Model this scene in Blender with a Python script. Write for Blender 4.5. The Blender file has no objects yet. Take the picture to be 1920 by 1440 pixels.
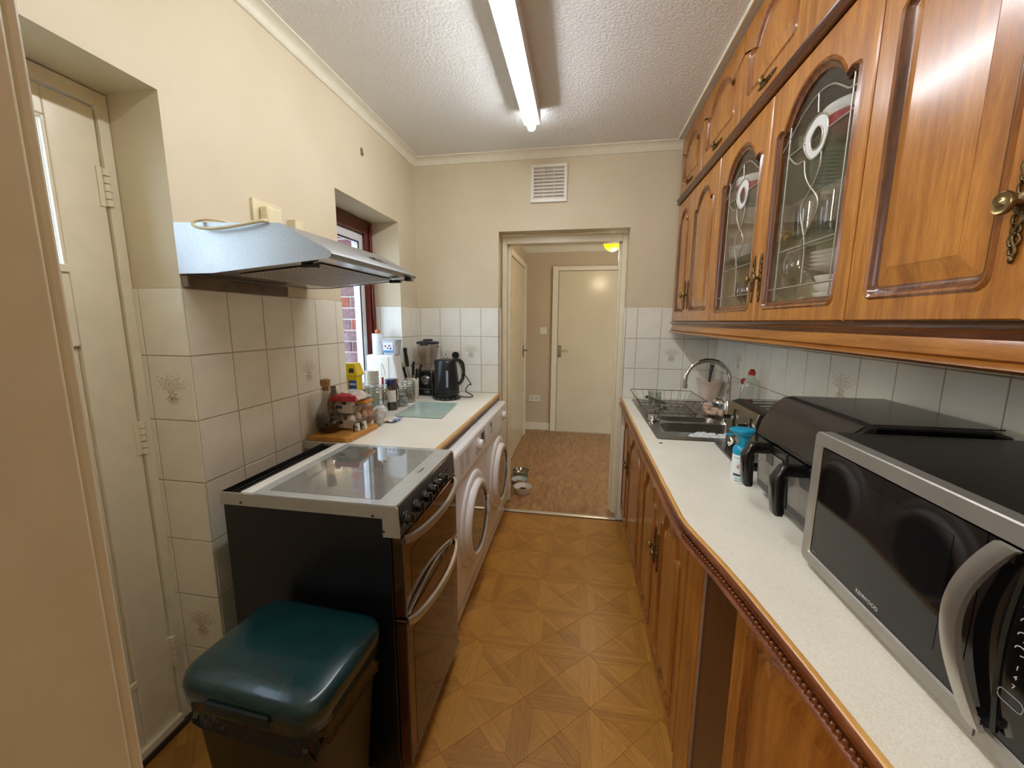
import bpy, bmesh, math, random
from mathutils import Vector, Matrix, Euler
random.seed(7)
PI = math.pi
S = bpy.context.scene
COL = S.collection

# ------------------------------------------------------------------ camera, world, exposure
def setup_camera():
    yaw, pitch, roll = 0.1717, -0.1583, 0.0046
    fwd = Vector((-math.sin(yaw)*math.cos(pitch), math.cos(yaw)*math.cos(pitch), math.sin(pitch)))
    r0 = Vector((math.cos(yaw), math.sin(yaw), 0))
    u0 = r0.cross(fwd)
    r = r0*math.cos(roll) + u0*math.sin(roll)
    u = -r0*math.sin(roll) + u0*math.cos(roll)
    cam = bpy.data.cameras.new('camera'); o = bpy.data.objects.new('camera', cam)
    COL.objects.link(o)
    m = Matrix(((r.x, u.x, -fwd.x, 0), (r.y, u.y, -fwd.y, 0), (r.z, u.z, -fwd.z, 1.3982), (0, 0, 0, 1)))
    o.matrix_world = m
    cam.sensor_width = 36; cam.lens = 36*753.85/1920
    cam.shift_x = 4.83/1920; cam.shift_y = 2.63/1920
    cam.clip_start = 0.02; cam.clip_end = 100
    S.camera = o
setup_camera()
w = bpy.data.worlds.new('overcast_sky'); S.world = w; w.use_nodes = True
bg = w.node_tree.nodes['Background']
bg.inputs[0].default_value = (0.62, 0.80, 1.0, 1); bg.inputs[1].default_value = 2.5
S.view_settings.view_transform = 'Standard'; S.view_settings.look = 'None'
S.view_settings.gamma = 1; S.view_settings.use_curve_mapping = False
S.view_settings.exposure = 1.35
TUBE = 24.0; DOME = 1.6; HALLP = 5.0
bl_ = bpy.data.lights.new('back_room_fill', 'POINT'); bl_.energy = 26; bl_.color = (1, .93, .84); bl_.shadow_soft_size = .2  # unseen fill lamp, added behind the camera to brighten the near side
bo_ = bpy.data.objects.new('back_room_fill', bl_); COL.objects.link(bo_); bo_.location = (-1.0, -1.3, 2.0)

# ------------------------------------------------------------------ materials
def lin(h):
    h = h.lstrip('#'); c = [int(h[i:i+2], 16)/255 for i in (0, 2, 4)]
    return tuple((x/12.92 if x <= .04045 else ((x+.055)/1.055)**2.4) for x in c) + (1,)
MATS = {}
def new_mat(name):
    m = bpy.data.materials.new(name); m.use_nodes = True
    return m, m.node_tree, m.node_tree.nodes['Principled BSDF']
def noise(nt, scale, detail=3, coord='Object', stretch=None, rough=.5):
    tc = nt.nodes.new('ShaderNodeTexCoord'); n = nt.nodes.new('ShaderNodeTexNoise')
    n.inputs['Scale'].default_value = scale; n.inputs['Detail'].default_value = detail
    n.inputs['Roughness'].default_value = rough
    if stretch:
        mp = nt.nodes.new('ShaderNodeMapping'); mp.inputs['Scale'].default_value = stretch
        nt.links.new(tc.outputs[coord], mp.inputs[0]); nt.links.new(mp.outputs[0], n.inputs['Vector'])
    else: nt.links.new(tc.outputs[coord], n.inputs['Vector'])
    return n
def ramp(nt, src, stops):
    r = nt.nodes.new('ShaderNodeValToRGB'); e = r.color_ramp.elements
    e[0].position, e[0].color = stops[0]; e[1].position, e[1].color = stops[-1]
    for p, c in stops[1:-1]:
        x = e.new(p); x.color = c
    nt.links.new(src, r.inputs[0]); return r
def bump(nt, b, src, strength, dist):
    bp = nt.nodes.new('ShaderNodeBump'); bp.inputs['Strength'].default_value = strength
    bp.inputs['Distance'].default_value = dist
    nt.links.new(src, bp.inputs['Height']); nt.links.new(bp.outputs[0], b.inputs['Normal']); return bp
def plain(name, h, rough=.5, metal=0, var=.06, scale=18, bmp=0, bdist=.001, bscale=60, spec=.5, coat=0, emit=None, es=0):
    """colour with gentle mottling, optional fine relief"""
    if name in MATS: return MATS[name]
    m, nt, b = new_mat(name); c = lin(h)
    n = noise(nt, scale)
    lo = tuple(x*(1-var) for x in c[:3])+(1,); hi = tuple(min(1, x*(1+var)) for x in c[:3])+(1,)
    r = ramp(nt, n.outputs[0], [(.3, lo), (.7, hi)])
    nt.links.new(r.outputs[0], b.inputs['Base Color'])
    b.inputs['Roughness'].default_value = rough; b.inputs['Metallic'].default_value = metal
    b.inputs['Specular IOR Level'].default_value = spec; b.inputs['Coat Weight'].default_value = coat
    if bmp:
        n2 = noise(nt, bscale, 4); bump(nt, b, n2.outputs[0], bmp, bdist)
    if emit: b.inputs['Emission Color'].default_value = lin(emit); b.inputs['Emission Strength'].default_value = es
    MATS[name] = m; return m
def wood(name, dark, mid, light, rough=.3, stretch=(9, 9, .8), scale=4, coat=.3, bmp=.15, coord='Object'):
    if name in MATS: return MATS[name]
    m, nt, b = new_mat(name)
    n = noise(nt, scale, 6, coord, stretch, .65)
    fine = noise(nt, scale*9, 3, coord, stretch, .6)
    mx = nt.nodes.new('ShaderNodeMath'); mx.operation = 'MULTIPLY_ADD'
    nt.links.new(fine.outputs[0], mx.inputs[0]); mx.inputs[1].default_value = .35
    nt.links.new(n.outputs[0], mx.inputs[2])
    r = ramp(nt, mx.outputs[0], [(.42, lin(dark)), (.64, lin(mid)), (.86, lin(light))])
    nt.links.new(r.outputs[0], b.inputs['Base Color'])
    b.inputs['Roughness'].default_value = rough; b.inputs['Coat Weight'].default_value = coat
    b.inputs['Coat Roughness'].default_value = .15
    bump(nt, b, fine.outputs[0], bmp, .0006)
    MATS[name] = m; return m
def brushed(name, h, rough=.3, stretch=(1, 60, 60)):
    if name in MATS: return MATS[name]
    m, nt, b = new_mat(name); c = lin(h)
    n = noise(nt, 6, 5, 'Object', stretch, .7)
    r = ramp(nt, n.outputs[0], [(.3, tuple(x*.85 for x in c[:3])+(1,)), (.7, tuple(min(1, x*1.1) for x in c[:3])+(1,))])
    nt.links.new(r.outputs[0], b.inputs['Base Color']); b.inputs['Metallic'].default_value = 1
    n2 = noise(nt, 3, 3)
    r2 = ramp(nt, n2.outputs[0], [(.3, (rough*.8,)*3+(1,)), (.7, (rough*1.3,)*3+(1,))])
    nt.links.new(r2.outputs[0], b.inputs['Roughness'])
    MATS[name] = m; return m
def pane(name, tint='#ffffff', gloss=.10, rough=.02, power=4.5, base=.035):
    """thin sheet glass: see-through with a Fresnel mirror"""
    if name in MATS: return MATS[name]
    m = bpy.data.materials.new(name); m.use_nodes = True; nt = m.node_tree
    for n in list(nt.nodes):
        if n.type == 'BSDF_PRINCIPLED': nt.nodes.remove(n)
    out = nt.nodes['Material Output']
    t = nt.nodes.new('ShaderNodeBsdfTransparent'); t.inputs[0].default_value = lin(tint)
    g = nt.nodes.new('ShaderNodeBsdfGlossy'); g.inputs['Roughness'].default_value = rough
    lw = nt.nodes.new('ShaderNodeLayerWeight'); lw.inputs[0].default_value = .5
    pw = nt.nodes.new('ShaderNodeMath'); pw.operation = 'POWER'; pw.inputs[1].default_value = power
    nt.links.new(lw.outputs['Facing'], pw.inputs[0])
    f = nt.nodes.new('ShaderNodeMath'); f.operation = 'MULTIPLY_ADD'; f.inputs[1].default_value = .8; f.inputs[2].default_value = base
    nt.links.new(pw.outputs[0], f.inputs[0])
    n = noise(nt, 5)
    a = nt.nodes.new('ShaderNodeMath'); a.operation = 'MULTIPLY_ADD'
    nt.links.new(n.outputs[0], a.inputs[0]); a.inputs[1].default_value = gloss*.12
    nt.links.new(f.outputs[0], a.inputs[2])
    mx = nt.nodes.new('ShaderNodeMixShader')
    nt.links.new(a.outputs[0], mx.inputs[0]); nt.links.new(t.outputs[0], mx.inputs[1]); nt.links.new(g.outputs[0], mx.inputs[2])
    nt.links.new(mx.outputs[0], out.inputs[0])
    MATS[name] = m; return m
def smoked(name, h, spec=.6, alpha_tr=.5, rough=.05):
    """tinted glass over a dark cavity"""
    if name in MATS: return MATS[name]
    m, nt, b = new_mat(name)
    n = noise(nt, 4); c = lin(h)
    r = ramp(nt, n.outputs[0], [(.3, c), (.7, tuple(x*1.15 for x in c[:3])+(1,))])
    nt.links.new(r.outputs[0], b.inputs['Base Color'])
    b.inputs['Roughness'].default_value = rough; b.inputs['Specular IOR Level'].default_value = spec
    b.inputs['Alpha'].default_value = 1-alpha_tr
    MATS[name] = m; return m

# wall paint: cream emulsion over uneven plaster with faint scuffs
def paint(name, h, h2, bmp=.35, bscale=28, rough=.6, scuff=.25):
    m, nt, b = new_mat(name)
    n = noise(nt, 2.2, 4); r = ramp(nt, n.outputs[0], [(.3, lin(h)), (.7, lin(h2))])
    s = noise(nt, 17, 5, rough=.7); rs = ramp(nt, s.outputs[0], [(.66, (0, 0, 0, 1)), (.74, (1, 1, 1, 1))])
    ml = nt.nodes.new('ShaderNodeMath'); ml.operation = 'MULTIPLY'; ml.inputs[1].default_value = scuff
    nt.links.new(rs.outputs[0], ml.inputs[0])
    mx = nt.nodes.new('ShaderNodeMixRGB'); mx.inputs[2].default_value = tuple(x*.55 for x in lin(h)[:3])+(1,)
    nt.links.new(ml.outputs[0], mx.inputs[0]); nt.links.new(r.outputs[0], mx.inputs[1])
    nt.links.new(mx.outputs[0], b.inputs['Base Color'])
    b.inputs['Roughness'].default_value = rough
    n2 = noise(nt, bscale, 6, rough=.6); bump(nt, b, n2.outputs[0], bmp, .002)
    MATS[name] = m; return m
PAINT = paint('cream_wall_paint', '#cfc0a2', '#d7caad')
HALLPAINT = paint('hall_wall_paint', '#c9b697', '#cfbd9f', scuff=.05)
GLOSS = plain('cream_gloss_paint', '#e6dcc0', .28, var=.03, bmp=.25, bscale=14, bdist=.002)
WGLOSS = plain('pale_gloss_paint', '#e9e2cc', .25, var=.03, bmp=.1, bscale=14, bdist=.001)
def ceiling_mat():
    m, nt, b = new_mat('stippled_ceiling')
    b.inputs['Base Color'].default_value = lin('#ecebe8'); b.inputs['Roughness'].default_value = .55
    n = noise(nt, 75, 3, rough=.6); r = ramp(nt, n.outputs[0], [(.42, (0, 0, 0, 1)), (.62, (1, 1, 1, 1))])
    bump(nt, b, r.outputs[0], .55, .004)
    MATS['stippled_ceiling'] = m; return m
CEIL = ceiling_mat()
TILE = plain('glazed_tile', '#ebe6d6', .16, var=.05, scale=9, bmp=.08, bscale=20)
TILEW = plain('glazed_tile_cool', '#eceade', .16, var=.05, scale=9, bmp=.08, bscale=20)
GROUT = plain('grout', '#ac9f86', .9, var=.2, scale=8)
MOTIF = plain('tile_print', '#cbbea6', .2, var=.12, scale=60)
MOTIFP = plain('tile_print_rose', '#cfb9ab', .2, var=.12, scale=60)
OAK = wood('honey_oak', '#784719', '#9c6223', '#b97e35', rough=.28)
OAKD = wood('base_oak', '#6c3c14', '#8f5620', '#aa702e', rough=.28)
STAIN = wood('stained_moulding', '#33190a', '#522c12', '#74451f', rough=.22, bmp=.05)
STAIN2 = wood('stained_bevel', '#55300f', '#7a461a', '#9a6229', rough=.25, bmp=.05)
DARKP = wood('dark_brown_board', '#2c140a', '#3c1d0f', '#4e2815', rough=.35)
LIP = wood('worktop_lipping', '#a2702c', '#c08c42', '#d2a35a', rough=.35, stretch=(9, .8, 9))
LIPD = wood('worktop_moulding', '#47230f', '#673619', '#834c28', rough=.25, stretch=(9, .8, 9), bmp=.05)
def worktop_mat():
    m, nt, b = new_mat('cream_laminate')
    n = noise(nt, 420, 3); n1 = noise(nt, 6, 4)
    r = ramp(nt, n.outputs[0], [(.3, lin('#e0dbc8')), (.5, lin('#ece7d8')), (.7, lin('#f2efe2'))])
    r1 = ramp(nt, n1.outputs[0], [(.3, (.93, .93, .92, 1)), (.7, (1, 1, 1, 1))])
    mx = nt.nodes.new('ShaderNodeMixRGB'); mx.blend_type = 'MULTIPLY'; mx.inputs[0].default_value = 1
    nt.links.new(r.outputs[0], mx.inputs[1]); nt.links.new(r1.outputs[0], mx.inputs[2])
    nt.links.new(mx.outputs[0], b.inputs['Base Color']); b.inputs['Roughness'].default_value = .3
    MATS['w'] = m; return m
LAM = worktop_mat()
STEEL = brushed('brushed_steel', '#b9b7b0', .3)
HOODM = brushed('hood_steel', '#a9abac', .36, (60, 1, 60))
DSTEEL = brushed('dull_steel', '#7d7a74', .38)
CHROME = plain('chrome', '#d5d5d5', .08, 1, var=.02)
BRASS = plain('aged_brass', '#6f5c3e', .38, 1, var=.35, scale=120, bmp=.3, bscale=160)
BRASSK = plain('knob_brass', '#8c7852', .3, 1, var=.2, scale=90)
LEAD = plain('lead_came', '#a39a8c', .4, .6, var=.1)
BLACK = plain('black_plastic', '#131417', .32, var=.2)
GBLACK = plain('gloss_black', '#0a0a0c', .08, var=.1, coat=.5)
MBLACK = plain('satin_black_enamel', '#111318', .3, var=.15, scale=9)
DGREY = plain('dark_grey', '#35322e', .4, var=.1)
WHITE = plain('white_enamel', '#ebebec', .22, var=.02)
WPLAS = plain('white_plastic', '#e4dfd2', .35, var=.03)
CPLAS = plain('cream_plastic', '#ded1ac', .35, var=.04)
PRINT = plain('grey_print', '#8a8a8c', .5)
DPRINT = plain('dark_print', '#2b2f3a', .5)
LPRINT = plain('silver_print', '#c6c6c6', .4)
RUBBER = plain('black_rubber', '#0c0c0c', .7)
GLASS = pane('clear_glass')
JARG = pane('jar_glass', '#f1f4f1', .5, power=2.2, base=.07)
GREENG = pane('green_glass', '#cfe6dc', .5, .12)
MAHOG = plain('mahogany_paint', '#642018', .2, var=.15, scale=6, bmp=.1, bscale=10)
UPVC = plain('white_upvc', '#e4e6e8', .2, var=.02)
BRICK = [plain('brick_red', '#93493d', .85, var=.3, scale=60, bmp=.6, bscale=90, bdist=.004),
         plain('brick_dark', '#6c4548', .85, var=.3, scale=60, bmp=.6, bscale=90, bdist=.004),
         plain('brick_plum', '#7c5a5e', .85, var=.3, scale=60, bmp=.6, bscale=90, bdist=.004)]
MORTAR = plain('mortar', '#cfc8bc', .95, var=.15, scale=40, bmp=.4)

# ------------------------------------------------------------------ mesh builder
class MB:
    def __init__(s): s.v = []; s.f = []; s.m = []; s.uv = {}
    def face(s, idx, m=0): s.f.append(tuple(idx)); s.m.append(m); return s
    def add(s, verts, faces, m=0):
        o = len(s.v); s.v += [tuple(v) for v in verts]
        for f in faces: s.f.append(tuple(i+o for i in f)); s.m.append(m)
        return s
    def box(s, x0, x1, y0, y1, z0, z1, m=0):
        return s.add([(x0,y0,z0),(x1,y0,z0),(x1,y1,z0),(x0,y1,z0),(x0,y0,z1),(x1,y0,z1),(x1,y1,z1),(x0,y1,z1)],
                     [(0,3,2,1),(4,5,6,7),(0,1,5,4),(1,2,6,5),(2,3,7,6),(3,0,4,7)], m)
    def prism(s, pts, a, b, ax='z', m=0):
        n = len(pts)
        def P(p, t): return {'z': (p[0], p[1], t), 'y': (p[0], t, p[1]), 'x': (t, p[0], p[1])}[ax]
        return s.add([P(p, a) for p in pts]+[P(p, b) for p in pts],
                     [tuple(range(n))[::-1], tuple(range(n, 2*n))]+[(i, (i+1) % n, n+(i+1) % n, n+i) for i in range(n)], m)
    def loft(s, rings, m=0, cap0=True, cap1=True, closed=True):
        n = len(rings[0]); o = len(s.v)
        for r in rings: s.v += [tuple(p) for p in r]
        for k in range(len(rings)-1):
            for i in range(n if closed else n-1):
                j = (i+1) % n
                s.f.append((o+k*n+i, o+k*n+j, o+(k+1)*n+j, o+(k+1)*n+i)); s.m.append(m)
        if cap0: s.f.append(tuple(o+i for i in range(n))[::-1]); s.m.append(m)
        if cap1: s.f.append(tuple(o+(len(rings)-1)*n+i for i in range(n))); s.m.append(m)
        return s
    def lathe(s, prof, c=(0, 0, 0), n=24, ax='z', m=0, caps=True):
        rings = []
        for r, t in prof:
            ring = []
            for i in range(n):
                a = 2*PI*i/n; p, q = r*math.cos(a), r*math.sin(a)
                v = {'z': (p, q, t), 'y': (p, t, q), 'x': (t, p, q)}[ax]
                ring.append((c[0]+v[0], c[1]+v[1], c[2]+v[2]))
            rings.append(ring)
        return s.loft(rings, m, caps, caps)
    def cyl(s, c, r, h, n=20, ax='z', m=0, r2=None):
        return s.lathe([(r, 0), (r if r2 is None else r2, h)], c, n, ax, m)
    def tube(s, path, r, n=8, m=0, closed=False):
        P = [Vector(p) for p in path]; K = len(P); rings = []; prev = None
        for i in range(K):
            if closed: t = P[(i+1) % K]-P[i-1]
            else: t = P[min(i+1, K-1)]-P[max(i-1, 0)]
            t.normalize()
            if prev is None:
                a = Vector((0, 0, 1)) if abs(t.z) < .9 else Vector((1, 0, 0)); nrm = t.cross(a).normalized()
            else: nrm = (prev - t*prev.dot(t)).normalized()
            prev = nrm; b = t.cross(nrm); rr = r[i] if isinstance(r, (list, tuple)) else r
            rings.append([P[i]+(nrm*math.cos(2*PI*k/n)+b*math.sin(2*PI*k/n))*rr for k in range(n)])
        if closed:
            o = len(s.v)
            for g in rings: s.v += [tuple(p) for p in g]
            for k in range(K):
                for i in range(n):
                    j = (i+1) % n; k2 = (k+1) % K
                    s.f.append((o+k*n+i, o+k*n+j, o+k2*n+j, o+k2*n+i)); s.m.append(m)
            return s
        return s.loft(rings, m)
    def ell(s, c, rx, ry, rz, n=14, k=8, m=0):
        rings = []
        for j in range(k+1):
            a = -PI/2+PI*j/k; rr = max(math.cos(a), .02)
            rings.append([(c[0]+rx*rr*math.cos(2*PI*i/n), c[1]+ry*rr*math.sin(2*PI*i/n), c[2]+rz*math.sin(a)) for i in range(n)])
        return s.loft(rings, m)
    def sweep(s, path, prof, m=0, closed_prof=True):
        """path: 2-D plan polyline; prof: [(out, z)], out = to the left of travel"""
        P = [Vector((p[0], p[1])) for p in path]; rings = []
        for i in range(len(P)):
            d1 = (P[i]-P[i-1]).normalized() if i else None; d2 = (P[i+1]-P[i]).normalized() if i < len(P)-1 else None
            d1 = d1 or d2; d2 = d2 or d1
            n1 = Vector((-d1.y, d1.x)); n2 = Vector((-d2.y, d2.x)); nn = (n1+n2).normalized(); k = 1/max(nn.dot(n1), .3)
            rings.append([(P[i].x+nn.x*o*k, P[i].y+nn.y*o*k, z) for o, z in prof])
        return s.loft(rings, m, closed=closed_prof)
    def build(s, name, mat, parent=None, bevel=0, seg=2, loc=None, rot=None, angle=35, smooth=True, world=True):
        me = bpy.data.meshes.new(name); off = Vector((0, 0, 0))
        if parent is not None and world and not parent.rotation_euler.z:
            q = parent
            while q is not None: off += q.location; q = q.parent
        me.from_pydata([(v[0]-off.x, v[1]-off.y, v[2]-off.z) for v in s.v], [], s.f); me.update()
        bm = bmesh.new(); bm.from_mesh(me); bmesh.ops.recalc_face_normals(bm, faces=bm.faces); bm.to_mesh(me); bm.free()
        mats = mat if isinstance(mat, (list, tuple)) else [mat]
        for mm in mats: me.materials.append(mm)
        for p, mi in zip(me.polygons, s.m): p.material_index = min(mi, len(mats)-1)
        if smooth:
            me.shade_smooth()
            me.set_sharp_from_angle(angle=math.radians(angle))
        o = bpy.data.objects.new(name, me); COL.objects.link(o)
        if parent is not None: o.parent = parent
        if loc: o.location = loc
        if rot: o.rotation_euler = rot
        if bevel:
            b = o.modifiers.new('bevel', 'BEVEL'); b.width = bevel; b.segments = seg; b.limit_method = 'ANGLE'
            b.angle_limit = math.radians(40); b.harden_normals = True
        return o
def thing(name, label, cat, loc=(0, 0, 0), rz=0, group=None):
    o = bpy.data.objects.new(name, None); COL.objects.link(o); o.empty_display_size = .1
    o.location = loc; o.rotation_euler = (0, 0, rz)
    tag(o, label, cat, group); return o
def tag(o, label=None, cat=None, group=None, kind=None):
    if label: o['label'] = label
    if cat: o['category'] = cat
    if group: o['group'] = group
    if kind: o['kind'] = kind
    return o
def struct(o, label=None, cat=None):
    o['kind'] = 'structure'
    if label: o['label'] = label
    if cat: o['category'] = cat
    return o
def share(src, parent, loc, name=None, rot=None, label=None):
    c = src.copy(); COL.objects.link(c); c.parent = parent; c.location = loc
    if rot: c.rotation_euler = rot
    for k in list(c.keys()):
        if k == 'label': del c[k]
    if label: c['label'] = label
    return c
def copy_tree(o, parent=None):
    c = o.copy(); COL.objects.link(c); c.parent = parent
    for ch in list(o.children): copy_tree(ch, c)
    return c
def text(name, body, size, mat, parent, loc, rot, depth=.0004, align='CENTER', bold=0):
    cu = bpy.data.curves.new(name, 'FONT'); cu.body = body; cu.size = size; cu.extrude = depth; cu.align_x = align
    cu.offset = bold; cu.resolution_u = 2
    t = bpy.data.objects.new(name+'_tmp', cu); COL.objects.link(t)
    bpy.context.view_layer.update()
    me = bpy.data.meshes.new_from_object(t.evaluated_get(bpy.context.evaluated_depsgraph_get()))
    bpy.data.objects.remove(t); me.name = name; me.materials.clear(); me.materials.append(mat)
    o = bpy.data.objects.new(name, me); COL.objects.link(o)
    off = Vector((0, 0, 0)); q = parent
    if parent is not None:
        o.parent = parent
        if not parent.rotation_euler.z:
            while q is not None: off += q.location; q = q.parent
    o.location = Vector(loc)-off; o.rotation_euler = rot
    return o
# text orientation helpers: facing -x, facing +x, facing -y, facing up (read from +x side)
FACE_NX = (PI/2, 0, -PI/2); FACE_PX = (PI/2, 0, PI/2); FACE_NY = (PI/2, 0, 0)
def rrect(x0, x1, y0, y1, r, n=5):
    pts = []
    for cx, cy, a0 in ((x1-r, y1-r, 0), (x0+r, y1-r, PI/2), (x0+r, y0+r, PI), (x1-r, y0+r, 1.5*PI)):
        for i in range(n+1):
            a = a0+PI/2*i/n; pts.append((cx+r*math.cos(a), cy+r*math.sin(a)))
    return pts
# ------------------------------------------------------------------ room shell
XL, XR, YF, ZC, ZT = -1.1525, .873, 2.782, 2.48, 1.49
OX0, OX1, OZ = -.561, .297, 1.993       # opening in the far wall
RY = 1.023                              # near corner of the left wall (door recess reveal)
WY0, WY1, WZ = 1.832, 2.504, 2.012      # window recess

# left wall
b = MB()
b.box(-1.45, XL, RY, WY0, 0, ZC); b.box(-1.45, XL, WY0, WY1, WZ, ZC); b.box(-1.62, XL, WY0, WY1, 0, .895)
b.box(-1.45, XL, WY1, YF+.15, 0, ZC); b.box(-1.45, XL, .05, RY, 2.015, ZC)
wall_left = struct(b.build('wall_left', PAINT, smooth=False), 'cream plaster left wall above and between the white tiles', 'wall')
# far wall
b = MB()
b.box(XL, OX0, YF, YF+.12, 0, ZC); b.box(OX1, XR, YF, YF+.12, 0, ZC); b.box(OX0, OX1, YF, YF+.12, OZ, ZC)
wall_far = struct(b.build('wall_far', PAINT, smooth=False), 'cream far wall with the tall opening into the hall', 'wall')
b = MB(); b.box(XR, XR+.15, .1, YF+.12, 0, ZC)
wall_right = struct(b.build('wall_right', PAINT, smooth=False), 'right wall behind the microwave and sink, tiled above the worktop', 'wall')
# floor
b = MB(); b.box(-1.7, 1.2, -.3, YF+.02, -.12, -.003)
floor = struct(b.build('floor', plain('floor_backing', '#6d471e', .6), smooth=False), 'brown vinyl floor printed with parquet stars', 'floor')
b = MB(); b.box(-1.45, XR+.15, .1, YF+.12, ZC, ZC+.08)
ceiling = struct(b.build('ceiling', CEIL, smooth=False), 'white stippled kitchen ceiling', 'ceiling')
# near wall with the doorway the picture is taken from
b = MB(); JX, JY = -.418, .2625
b.box(-1.5, JX-.025, .1, JY, 0, ZC); b.box(.40, XR+.15, .1, JY, 0, ZC); b.box(JX-.025, .40, .1, JY, 2.03, ZC)
struct(b.build('wall_near', PAINT, smooth=False), 'cream wall around the near doorway', 'wall')
# door lining and architrave (left edge of the photograph)
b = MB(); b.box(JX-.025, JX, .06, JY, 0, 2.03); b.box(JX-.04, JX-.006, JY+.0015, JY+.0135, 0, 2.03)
jamb = struct(b.build('trim_1', plain('shaded_cream_gloss', '#cdc2a4', .3, var=.03, bmp=.25, bscale=14, bdist=.002), bevel=.004, seg=3), 'cream painted door lining, colour darkened for shade, filling the left edge', 'door frame')  # cream gloss with the shade on the lining put into its colour
# back room that closes the space behind the camera
b = MB(); b.box(-1.8, 1.6, -2.6, -2.5, 0, 2.6); b.box(-1.8, -1.7, -2.5, .1, 0, 2.6); b.box(1.5, 1.6, -2.5, .1, 0, 2.6)
b.box(-1.7, JX-.025, .0, .1, 0, 2.6); b.box(.40, 1.5, 0, .1, 0, 2.6); b.box(JX-.025, .4, 0, .1, 2.03, 2.6)
struct(b.build('wall_back', HALLPAINT, smooth=False), 'walls of the room behind the camera', 'wall')
b = MB(); b.box(-1.8, 1.6, -2.6, .1, 2.5, 2.6)
struct(b.build('ceiling_back', CEIL, smooth=False))
b = MB(); b.box(-1.8, 1.6, -2.6, -.3, -.12, -.003)
struct(b.build('floor_back', plain('back_floor', '#7a5a38', .5), smooth=False))

# coving
prof = [(0, 2.432), (.006, 2.432), (.010, 2.436), (.014, 2.452), (.024, 2.465), (.040, 2.472), (.049, 2.474), (.049, ZC), (0, ZC)]
def cove(name, path, lab):
    b = MB(); b.sweep(path, prof)
    struct(b.build(name, WGLOSS, angle=60), lab, 'coving')
cove('trim_2', [(XL, .3), (XL, YF)][::-1], 'cream coving along the left wall and ceiling') 
cove('trim_3', [(XR, YF), (XL, YF)], 'cream coving over the vent on the far wall')
# ceiling-edge bead along the wall cabinets
b = MB(); b.tube([(.545, .3, 2.478), (.545, 2.73, 2.478)], .006, 8)
struct(b.build('trim_4', WGLOSS), 'white plaster bead where ceiling meets the wall cabinets', 'coving')

# ------------------------------------------------------------------ wall tiles
def motif_mesh():
    """a spray of leaves, grasses and a five-petal flower, as printed strokes"""
    b = MB(); rnd = random.Random(3)
    def leaf(x, y, a, L, wd, m=0):
        ca, sa = math.cos(a), math.sin(a)
        P = [(0, 0), (L*.35, wd), (L*.75, wd*.7), (L, 0), (L*.75, -wd*.7), (L*.35, -wd)]
        o = len(b.v)
        for p, q in P: b.v.append((x+p*ca-q*sa, y+p*sa+q*ca, 0))
        b.face([o+i for i in range(6)], m)
    for i in range(11):
        a = PI/2+(i-5)*.24+rnd.uniform(-.06, .06); L = .045+.022*rnd.random()
        leaf(0, -.012, a, L, .0011)
        for k in range(4):
            t = L*(.45+.17*k); s = 1 if k % 2 else -1
            leaf(t*math.cos(a), -.012+t*math.sin(a), a+s*.7, .010, .0016, (i+k) % 2)
    for i in range(6):
        a = 2*PI*i/6+.3; leaf(.002*math.cos(a), -.022+.002*math.sin(a), a, .019, .0042, i % 2)
    for i in range(7):
        a = -PI/2+(i-3)*.42; leaf(0, -.026, a, .028+.006*rnd.random(), .0016, i % 2)
        leaf(.016*math.cos(a), -.026+.016*math.sin(a), a+.6, .010, .0016)
    me = bpy.data.meshes.new('flower_print'); me.from_pydata(b.v, [], b.f); me.update()
    me.materials.append(MOTIF); me.materials.append(MOTIFP)
    for p, mi in zip(me.polygons, b.m): p.material_index = mi
    return me
MOT = motif_mesh()
def tile_mesh(wd, ht, mat):
    g = .0016; T = .005; b = MB()
    x0, x1, z0, z1 = g, wd-g, g, ht-g; e = .0014
    b.add([(x0, 0, z0), (x1, 0, z0), (x1, 0, z1), (x0, 0, z1), (x0, -T+e, z0), (x1, -T+e, z0), (x1, -T+e, z1), (x0, -T+e, z1),
           (x0+e, -T, z0+e), (x1-e, -T, z0+e), (x1-e, -T, z1-e), (x0+e, -T, z1-e)],
          [(0, 1, 5, 4), (1, 2, 6, 5), (2, 3, 7, 6), (3, 0, 4, 7), (4, 5, 9, 8), (5, 6, 10, 9), (6, 7, 11, 10), (7, 4, 8, 11), (8, 9, 10, 11)])
    return b
TMESH = {}
def tile(parent, origin, rz, u0, u1, z0, z1, motif=False, mat=None):
    """origin: plan point of u=0, rz: rotation so that local +x is along u and local -y faces the room"""
    mat = mat or TILE
    wd, ht = round(u1-u0, 4), round(z1-z0, 4); key = (wd, ht, mat.name)
    loc = (origin[0]+u0*math.cos(rz), origin[1]+u0*math.sin(rz), z0)
    if key not in TMESH:
        o = tile_mesh(wd, ht, mat).build('tile', mat, parent, smooth=False, world=False); TMESH[key] = o.data
    else:
        o = bpy.data.objects.new('tile', TMESH[key]); COL.objects.link(o); o.parent = parent
    o.location = loc; o.rotation_euler = (random.uniform(-.002, .002), 0, rz+random.uniform(-.003, .003))
    if motif:
        q = bpy.data.objects.new('flower_print', MOT); COL.objects.link(q); q.parent = o
        q.location = (wd/2, -.0053, ht/2); q.rotation_euler = (PI/2, 0, 0)
        if wd < .14: q.scale = (.8, .8, 1)
        o['label'] = 'white tile printed with a beige flower spray'
    return o
rows = [ZT-.2*k for k in range(9)]; rows[-1] = 0
def tile_area(parent, origin, rz, cols, r0, r1, motifs=(), mat=None, zbot=None):
    for c in range(len(cols)-1):
        for k in range(r0, r1):
            zb = rows[k+1] if zbot is None else max(rows[k+1], zbot)
            if rows[k]-zb < .01: continue
            tile(parent, origin, rz, cols[c], cols[c+1], zb, rows[k], (c, k) in motifs, mat)
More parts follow.
